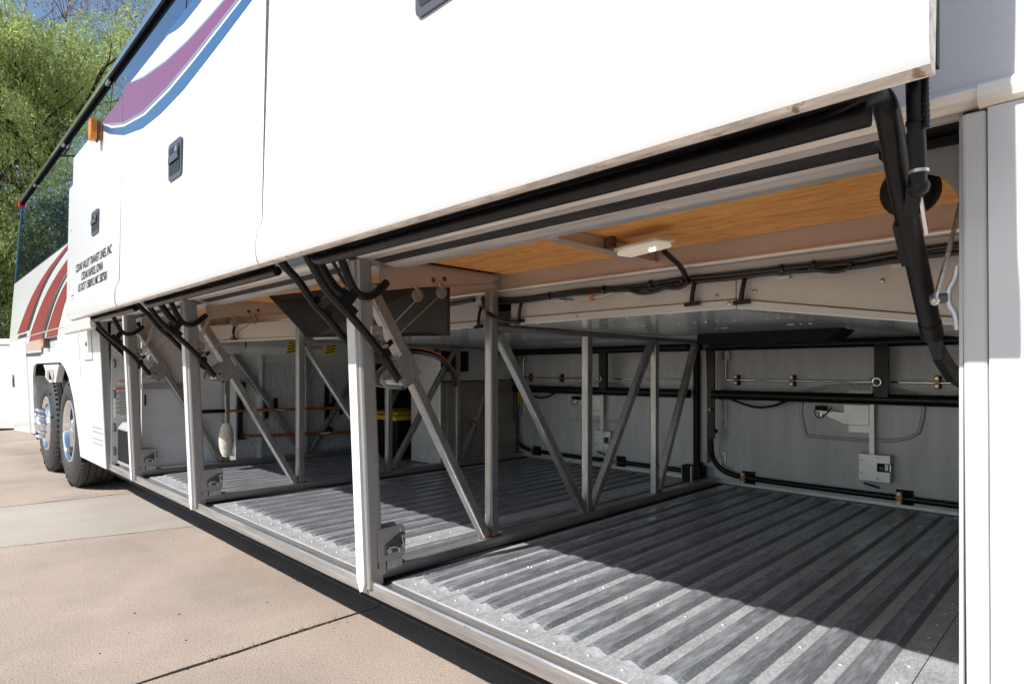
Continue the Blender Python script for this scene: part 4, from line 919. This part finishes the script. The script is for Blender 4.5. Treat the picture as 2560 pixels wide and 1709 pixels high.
# ------------------------------------------------------------------ far side of the bays
def far_door(x0, x1, big):
    b = MB(); b.box(x0, x1, 3.462, 3.475, .385, 1.30, GREYD); b.box(x0, x1, 3.452, 3.4615, .387, .402, LIGHTMETAL)
    d = b.build('far_door', bus)
    xc = x0+.86
    # pressed recess for the outer handle: raised lip
    b = MB(); q = [(xc-.335, .705), (xc-.37, .84), (xc-.33, .985), (xc+.19, .965), (xc+.21, .86), (xc+.165, .70)]
    b.tube([(a, 3.461, c) for a, c in q+[q[0]]], .010, GREYD, 8); b.build('pressed_lip', d)
    b = MB(); b.tube([(x0+.29, 3.36, 1.20), (x0+.02, 3.372, 1.20), (x0, 3.372, 1.17)], .02, BLACK, 10); b.tube([(x0+.02, 3.37, 1.198), (x1-.0, 3.37, 1.198)], .024, BLACK, 12, False); b.build('frame_tube', d)
    b = MB(); b.tube([(x0+.03, 3.37, .918), (x1, 3.37, .918)], .027, BLACK, 12, False); b.build('frame_tube', d)
    b = MB(); b.tube([(x0, 3.38, 1.20), (x0+.012, 3.38, .90), (x0+.012, 3.38, .60), (x0+.025, 3.40, .515), (x0+.09, 3.42, .455), (x0+.20, 3.43, .440), (x0+.5, 3.43, .437), (x1, 3.43, .437)], .0155, BLACK, 10); b.build('frame_tube', d)
    b = MB(); b.box(xc+.02, xc+.073, 3.345, 3.362, .93, 1.19, BLACK); b.box(xc+.074, xc+.08, 3.34, 3.37, .93, 1.19, BLACK); b.build('frame_strut', d)
    b = MB(); b.tube([(x0+.07, 3.445, 1.003), (x1, 3.445, .999)], .006, CHROME, 8, False); b.tube([(x0+.075, 3.445, 1.003), (x0+.08, 3.44, 1.16)], .007, LIGHTMETAL, 8, False); b.tube([(xc-.012, 3.44, 1.012), (xc-.012, 3.43, .93)], .005, LIGHTMETAL, 8, False)
    b.cyl((xc-.022, 3.445, 1.015), (xc-.004, 3.43, 1.015), .008, CHROME, 10); b.build('latch_rod', d)
    b = MB(); b.lathe([(.022, 0), (.022, .006), (.014, .008), (.014, -.008), (.022, -.006)], (xc+.035, 3.335, 1.003), (.2, 1, .1), CHROME, 16); b.lathe([(.022, 0), (.022, .005), (.012, .008)], (xc+.03, 3.33, .99), (0, .2, 1), CHROME, 16); b.build('pull_ring', d)
    for xx in (x0+.145, x0+.46, x0+1.12):
        if xx > x1-.05: continue
        b = MB(); b.box(xx-.013, xx+.013, 3.44, 3.462, .972, 1.033, BLACKM); b.box(xx-.010, xx+.010, 3.428, 3.4395, .975, 1.03, COPPER)
        for q in (-.019, .019): b.cyl((xx, 3.428, 1.003+q), (xx, 3.422, 1.003+q), .007, BOLT, 8)
        b.build('rod_clamp', d)
    for xx in (x0+.195, x0+.97):
        b = MB(); b.box(xx-.02, xx+.05, 3.446, 3.462, .405, .475, BLACKM); b.box(xx-.013, xx+.013, 3.408, 3.445, .412, .468, COPPER)
        for q in (-.022, .022): b.cyl((xx, 3.408, .44+q), (xx, 3.402, .44+q), .008, BOLT, 8)
        b.build('tube_clamp', d)
    for z0_, z1_ in ((.715, .88), (.47, .575)):
        b = MB(); b.box(x0+.035, x0+.075, 3.452, 3.4615, z0_, z1_, LIGHTMETAL); b.cyl((x0+.056, 3.452, z0_+.03), (x0+.056, 3.446, z0_+.03), .008, BOLT, 8); b.cyl((x0+.056, 3.452, z1_-.03), (x0+.056, 3.446, z1_-.03), .008, BOLT, 8); b.build('hinge_plate', d, bevel=.002)
    b = MB(); b.box(x0+.055, x0+.10, 3.44, 3.4615, 1.12, 1.19, STEEL); b.cyl((x0+.085, 3.44, 1.165), (x0+.085, 3.43, 1.165), .012, BOLT, 10); b.build('top_latch', d, bevel=.002)
    # latch box, its rod and the lock actuator
    b = MB(); lx0, lx1 = xc-.063, xc+.076
    b.prism([(lx0, 3.40, .508), (lx1, 3.40, .508), (lx1, 3.40, .560), (xc+.020, 3.40, .560), (xc+.020, 3.40, .600), (lx1, 3.40, .600), (lx1, 3.40, .642), (lx0, 3.40, .642)], (0, .055, 0), LIGHTMETAL)
    for px, pz in ((lx0+.014, .612), (lx0+.012, .545), (xc+.022, .627), (xc+.022, .527)): b.cyl((px, 3.40, pz), (px, 3.395, pz), .006, STEEL, 8)
    b.build('latch_box', d, bevel=.002)
    b = MB(); b.box(xc+.020, lx1-.004, 3.43, 3.452, .561, .599, BLACKM); b.cyl((xc+.035, 3.43, .575), (xc+.035, 3.415, .575), .010, DARKPL, 10); b.box(xc+.05, xc+.064, 3.415, 3.43, .565, .596, STEEL); b.box(lx1-.003, lx1+.001, 3.405, 3.42, .563, .597, CHROME); b.build('latch_claw', d)
    b = MB(); b.beam((xc-.008, 3.425, .642), (xc-.010, 3.425, .89), .022, .016, LIGHTMETAL, up=(0, 1, 0)); b.build('latch_link', d); b = MB(); b.beam((xc-.045, 3.42, .492), (xc+.025, 3.42, .476), .005, .02, BLACKM, up=(0, 1, 0)); b.build('release_lever', d)
    b = MB(); b.box(xc-.135, xc-.019, 3.412, 3.455, .782, .885, LIGHTMETAL); b.box(xc-.125, xc-.012, 3.45, 3.461, .74, .955, LIGHTMETAL); b.cyl((xc-.122, 3.412, .795), (xc-.122, 3.405, .795), .006, BOLT, 8); b.build('lock_housing', d, bevel=.002)
    b = MB(); b.prism([(xc-.136, 3.42, .785), (xc-.136, 3.42, .842), (xc-.27, 3.42, .848), (xc-.225, 3.42, .822)], (0, .03, 0), LIGHTMETAL); b.cyl((xc-.248, 3.432, .846), (xc-.248, 3.432, .815), .012, CHROME, 14); b.box(xc-.275, xc-.225, 3.415, 3.45, .849, .872, BLACKM)
    b.tube([(xc-.28, 3.42, .85), (xc-.27, 3.41, .812), (xc-.245, 3.405, .808), (xc-.22, 3.41, .83), (xc-.19, 3.41, .868)], .003, BLACK, 6); b.build('lock_actuator', d)
    b = MB(); b.tube([(x0+.11, 3.39, .90), (x0+.2, 3.40, .868), (x0+.28, 3.40, .848), (x0+.37, 3.40, .86), (x0+.46, 3.375, .895)], .007, BLACK, 8); b.build('wire', d)
    b = MB()
    for q in (.08, .43, .58, .72): b.cyl((x0+q, 3.37, .918), (x0+q+.008, 3.37, .918), .0285, BLACKM, 12)
    b.build('cable_tie', d, kind='stuff')
    b = MB(); b.box(x0+.005, x0+.045, 3.36, 3.375, .66, 1.18, BLACK); b.cyl((x0+.025, 3.35, .83), (x0+.025, 3.34, .83), .010, COPPER, 10); b.ball((x0+.035, 3.40, .70), .014, BLACK, 8); b.build('lift_arm', d)
    return d
fd = far_door(-1.72, -.155, True); fd2 = far_door(-3.38, -1.84, True)
fd['label'] = 'closed far luggage door at the right, seen from inside the bay'; fd2['label'] = 'closed far luggage door seen between the two truss frames'
text('2-900', -.985, -.875, .975, .990, lambda z: 3.4605, fd)
b = MB(); b.box(-1.83, -1.80, 3.40, 3.462, .385, 1.24, BLACKM); b.box(-1.80, -1.755, 3.43, 3.462, .50, 1.18, POST); b.build('far_pillar', bus)
b = MB(); b.box(-1.88, -1.765, 3.36, 3.44, .385, .48, BLACKM); b.box(-1.885, -1.88, 3.355, 3.44, .386, .484, POST); b.box(-1.81, -1.805, 3.33, 3.36, .386, .484, LIGHTMETAL); b.build('pillar_foot', bus)
b = MB(); b.box(-5.1, -.15, 3.476, 3.60, .346, 1.46, GREYD); b.build('far_wall', bus)
b = MB(); b.box(-4.3, -.155, 2.82, 3.46, 1.302, 1.45, STEELX); b.build('far_header', bus)
# ------------------------------------------------------------------ equipment cabinet
b = MB(); b.box(-3.69, -3.345, 2.66, 3.40, .395, .98, CAB); b.prism([(-3.69, 2.655, .395), (-3.345, 2.655, .395), (-3.345, 2.655, 1.19), (-3.69, 2.655, 1.19)], (0, -.008, 0), LIGHTMETAL)
cb = b.build('equipment_cabinet', bus, bevel=.004)
b = MB(); b.box(-3.69, -3.35, 2.66, 3.36, .985, 1.195, LIGHTMETAL); b.build('cabinet_top', cb, bevel=.006)
b = MB(); b.box(-3.344, -3.335, 2.70, 3.03, .41, .97, CAB); b.build('cabinet_door', cb, bevel=.002); b = MB(); b.box(-3.344, -3.335, 3.05, 3.39, .41, .97, CAB); b.build('cabinet_door', cb, bevel=.002)
b = MB(); b.tube([(-3.33, 2.86, .62), (-3.31, 2.86, .69), (-3.31, 2.96, .69), (-3.33, 2.96, .62)], .007, COPPER, 8); b.build('cabinet_handle', cb)
b = MB(); b.box(-3.42, -3.335, 2.66, 2.9, 1.05, 1.195, BLACKM); b.build('cabinet_black_block', cb)  # matt black block standing slightly proud of the cabinet top
b = MB(); b.loom([(-3.72, 2.55, 1.19), (-3.5, 2.55, 1.20), (-3.32, 2.62, 1.16), (-3.28, 2.72, 1.05), (-3.30, 2.74, .95)], .022, LOOM, .02); b.tube([(-3.72, 2.545, 1.213), (-3.5, 2.545, 1.223), (-3.31, 2.612, 1.182), (-3.262, 2.715, 1.06), (-3.285, 2.74, .95)], .004, ORANGE, 6); b.build('corrugated_hose', cb)
b = MB(); b.box(-3.333, -3.326, 3.405, 3.46, .80, .95, YLID)
for k in range(9): b.box(-3.3255, -3.325, 3.412, 3.45, .815+k*.014, .820+k*.014, REDL)
b.build('warning_label', bus)
# ------------------------------------------------------------------ loose things in the bays
t = thing('storage_tote', (-4.02, 2.78, .391), 'black storage tote with a yellow lid on the rear bay floor', 'storage bin')
b = MB(); b.v = []
def taper(b, x0, x1, y0, y1, z0, z1, k, mat):
    q = len(b.v); b.v += [(x0+k, y0+k, z0), (x1-k, y0+k, z0), (x1-k, y1-k, z0), (x0+k, y1-k, z0), (x0, y0, z1), (x1, y0, z1), (x1, y1, z1), (x0, y1, z1)]
    for f in ((3, 2, 1, 0), (4, 5, 6, 7), (0, 1, 5, 4), (1, 2, 6, 5), (2, 3, 7, 6), (3, 0, 4, 7)): b.face([q+i for i in f], mat)
taper(b, -4.28, -3.76, 2.56, 3.0, .391, .69, .04, BLACK); b.build('tub', t, bevel=.012)
b = MB()
for k in range(6): b.box(-4.22+k*.09, -4.205+k*.09, 2.562, 2.58, .42, .68, BLACK)
b.build('rib', t)
b = MB(); b.box(-4.30, -3.74, 2.54, 3.02, .688, .722, YLID); b.box(-4.24, -3.80, 2.60, 2.96, .7222, .745, YLID); b.build('lid', t, bevel=.008)
b = MB(); b.box(-4.17, -4.11, 2.566, 2.572, .56, .66, PAPER); b.build('sticker', t)
b = MB(); b.tube([(WX+.08, 1.44, .778), (WX+.08, 1.60, .775)], .014, BLACK, 10, False); b.tube([(WX+.08, 1.60, .775), (WX+.08, 2.60, .755)], .0105, POLE, 10, False); b.box(WX+.088, WX+.0915, 1.95, 2.02, .763, .768, PAPER)
tag(b.build('broom_pole'), 'rust-orange pole with a black grip clipped level across the plywood wall', 'pole', 'poles clipped to the plywood wall')
b = MB(); b.tube([(WX+.08, 1.745, .588), (WX+.08, 2.65, .552)], .012, POLE, 10, False); b.tube([(WX+.08, 1.72, .589), (WX+.08, 1.76, .588)], .0135, BOLT, 10, False); b.box(WX+.090, WX+.0935, 2.31, 2.39, .56, .572, PAPER)
tag(b.build('broom_pole'), 'orange wooden pole low on the plywood wall, sloping down to the right', 'pole', 'poles clipped to the plywood wall')
b = MB(); rm = random.Random(4)
mx0, my0 = -4.22, 1.528
b.ball((mx0, my0, .595), .046, MITT, 16, (.85, 1., 2.55))
for k in range(15):
    z_ = .485+k*.0148; r_ = .048*math.sqrt(max(.05, 1-((z_+.006-.595)/.125)**2))
    b.lathe([(r_*.86, 0), (r_*1.04, .0065), (r_*.86, .013)], (mx0, my0, z_), (0, 0, 1), MITT, 16)
b.cyl((mx0, my0, .70), (mx0-.01, my0, .90), .005, STEEL, 8)
tag(b.build('wash_brush'), 'woven cotton wash mop head hanging by the upright at the rear wall', 'mop')
# a twist of blue thread on the floor
b = MB(); b.tube([(-.98, 2.02, .3945), (-.96, 2.05, .3955), (-.93, 2.05, .3945), (-.90, 2.08, .395)], .0012, BLUEV, 5); b.tube([(-.99, 2.0, .396), (-.965, 2.04, .3952), (-.955, 2.03, .3948)], .001, BLUEV, 5)
tag(b.build('thread'), 'twist of pale blue thread lying on the shaded floor', 'thread')

# ------------------------------------------------------------------ fence and trees beyond
ft = thing('vinyl_fence', (-14.2, 1.2, 0), 'white vinyl panel fence behind the rear of the coach', 'fence')
yb = -7.0
while yb < 6.5:
    b = MB(); b.box(-14.26, -14.14, yb-.06, yb+.06, 0, 1.72, VINYLF); b.build('fence_post', ft, bevel=.006)
    b = MB(); b.box(-14.215, -14.185, yb+.061, yb+1.739, .22, 1.52, VINYLF); b.build('fence_panel', ft)
    b = MB(); b.box(-14.235, -14.165, yb+.061, yb+1.739, 1.5205, 1.62, VINYLF); b.build('fence_rail', ft, bevel=.006); b = MB(); b.box(-14.24, -14.16, yb+.061, yb+1.739, .02, .219, VINYLF); b.build('fence_rail', ft, bevel=.006)
    yb += 1.8
ft.location = (-14.2, 1.2, 0); ft.rotation_euler.z = R(-42)
def limb(b, p, d, L, r, depth, rg, tips, mat):
    pts = [Vector(p)]; dd = Vector(d).normalized(); n = 5
    for i in range(n):
        dd = (dd+Vector((rg.gauss(0, .16), rg.gauss(0, .16), rg.gauss(.02, .10)))).normalized(); pts.append(pts[-1]+dd*L/n)
    b.tube(pts, lambda t: r*(1-.65*t), mat, 7, True)
    if depth == 0: tips.append(pts[-1]); tips.append(pts[-3]); return
    for k in range(rg.choice((3, 3, 4))):
        q = pts[rg.choice((3, 4, 5))]; a = rg.uniform(0, 6.28); sp = rg.uniform(.5, 1.0)
        nd = (dd+Vector((math.cos(a)*sp, math.sin(a)*sp, rg.uniform(-.1, .35))))
        limb(b, q, nd, L*rg.uniform(.55, .75), r*.45, depth-1, rg, tips, mat)
def leaves(P, D, ln, wd, mat, name, parent, rng):
    """P leaf base points (n,3), D leaf directions (n,3)"""
    n = len(P); D = D/np.linalg.norm(D, axis=1, keepdims=True)
    rv = rng.normal(size=(n, 3)); Sx = np.cross(D, rv); Sx /= np.linalg.norm(Sx, axis=1, keepdims=True)
    l = ln*rng.uniform(.7, 1.3, (n, 1)); w_ = wd*rng.uniform(.7, 1.3, (n, 1))
    V = np.stack([P, P+D*l*.5+Sx*w_*.5, P+D*l, P+D*l*.5-Sx*w_*.5], 1).reshape(-1, 3)
    me = bpy.data.meshes.new(name); me.vertices.add(n*4); me.vertices.foreach_set('co', V.ravel().astype('f'))
    me.loops.add(n*4); me.loops.foreach_set('vertex_index', np.arange(n*4, dtype='i'))
    me.polygons.add(n); me.polygons.foreach_set('loop_start', np.arange(0, n*4, 4, dtype='i')); me.polygons.foreach_set('loop_total', np.full(n, 4, 'i'))
    me.materials.append(mat); me.update(); me.validate()
    o = bpy.data.objects.new(name, me); COL.objects.link(o); o.parent = parent; o.matrix_parent_inverse = Matrix.Translation(-parent.location)
    return o
def willow(x, y, hgt, rad, seed, label, n=52000, low=.10, mat=LEAF, group='leafy trees beyond the coach', ln=.125, wd=.025, droop=1.):
    rg = random.Random(seed); rng = np.random.default_rng(seed)
    t = thing('willow_tree', (x, y, 0), label, 'tree', group)
    b = MB(); tips = []; top = hgt*.55
    b.tube([(x, y, 0), (x+.1, y-.1, top*.3), (x-.05, y+.15, top*.6)], lambda q: .28*(1-.35*q), BARK, 10)
    for k in range(6):
        a = k*1.05+rg.uniform(-.3, .3); limb(b, (x+rg.uniform(-.05, .05), y+.1, top*rg.uniform(.3, .6)), (math.cos(a)*.75, math.sin(a)*.75, 1.), hgt*.36, .13, 2, rg, tips, BARK)
    b.build('trunk', t)
    # clumps: branch tips plus filling lobes
    cl = []
    for p in tips:
        if rg.random() < .5: cl.append((np.array(p), rg.uniform(.45, .95)))
    for _ in range(70):
        a = rg.uniform(0, 6.28); h_ = rg.uniform(low, 1)*hgt; f = math.sin(math.pi*min(1, max(.12, (h_/hgt*.85+.12))))**.6
        q = rad*f*math.sqrt(rg.uniform(.25, 1)); cl.append((np.array((x+q*math.cos(a), y+q*math.sin(a), h_*.94)), rg.uniform(.5, 1.1)))
    per = max(1, n//len(cl)//9); P = []; D = []
    for c, r in cl:
        ns = int(per*(r/.75)**2)
        S0 = rng.normal(size=(ns, 3)); S0 /= np.linalg.norm(S0, axis=1, keepdims=True); S0 *= rng.uniform(.35, 1, (ns, 1))**.5*r*np.array((1, 1, .75))
        base = c+S0; out = S0/np.linalg.norm(S0, axis=1, keepdims=True)
        for k in range(9):          # leaves along a hanging twig
            s_ = k/8*.55
            p = base+out*s_*.35*np.array((1, 1, .4))+np.array((0, 0, -1))*s_*s_*1.3*droop+rng.normal(0, .025, (ns, 3))
            d = out*.35+rng.normal(0, .45, (ns, 3))+np.array((0, 0, -.75*droop)); P.append(p); D.append(d)
    P = np.concatenate(P); D = np.concatenate(D); k = P[:, 2] > .05
    leaves(P[k], D[k], ln, wd, mat, 'crown', t, rng)
    return t
willow(-20.5, 3.35, 11.5, 2.2, 11, 'tallest light green willow-like tree, its pointed top just behind the coach tail', 150000)
willow(-21.5, 1.45, 10.9, 2.1, 12, 'light green willow-like tree at the left edge, a little lower than its neighbour', 130000)
willow(-22.5, 5.6, 8.3, 2.4, 13, 'shorter light green tree behind the coach roofline', 60000)
willow(-22.0, -1.5, 7.0, 1.7, 16, 'rounded green tree outside the left edge, mirrored in the rear windows', 60000, mat=LEAF2)  # dark leaf colour chosen to darken its reflection in the windows
willow(-22.5, -4.6, 5.6, 2.6, 14, 'broad green tree further out beyond the left edge', 50000)
willow(-27, 2.6, 7.5, 3.2, 15, 'dark dense tree low behind the willows', 40000, mat=LEAF2, droop=.6)
# a nearly bare autumn tree
t = thing('bare_tree', (-26, 5.9, 0), 'nearly bare autumn tree with thin twigs against the sky', 'tree')
b = MB(); rg = random.Random(21); tips = []
b.tube([(-26, 5.9, 0), (-26.1, 5.8, 3), (-26, 5.75, 6.4)], lambda q: .20*(1-.5*q), BARK, 8)
for k in range(5):
    a = k*1.25; limb(b, (-26, 5.8, rg.uniform(4.4, 6.2)), (math.cos(a)*.5, math.sin(a)*.5, 1.3), 5.4, .075, 3, rg, tips, TWIG)
b.build('trunk', t)
rng = np.random.default_rng(5); T = np.array([tuple(p) for p in tips]); T = T[rng.integers(0, len(T), 5200)]+rng.normal(0, .28, (5200, 3))
leaves(T, rng.normal(0, 1, (5200, 3))+np.array((0, 0, -.5)), .12, .04, LEAFA, 'crown', t, rng)
# a hedge of shrubs along the fence line
willow(-17.8, -1.2, 3.0, 1.6, 31, 'low green shrub in front of the willows, left of the coach tail', 16000, low=.02)
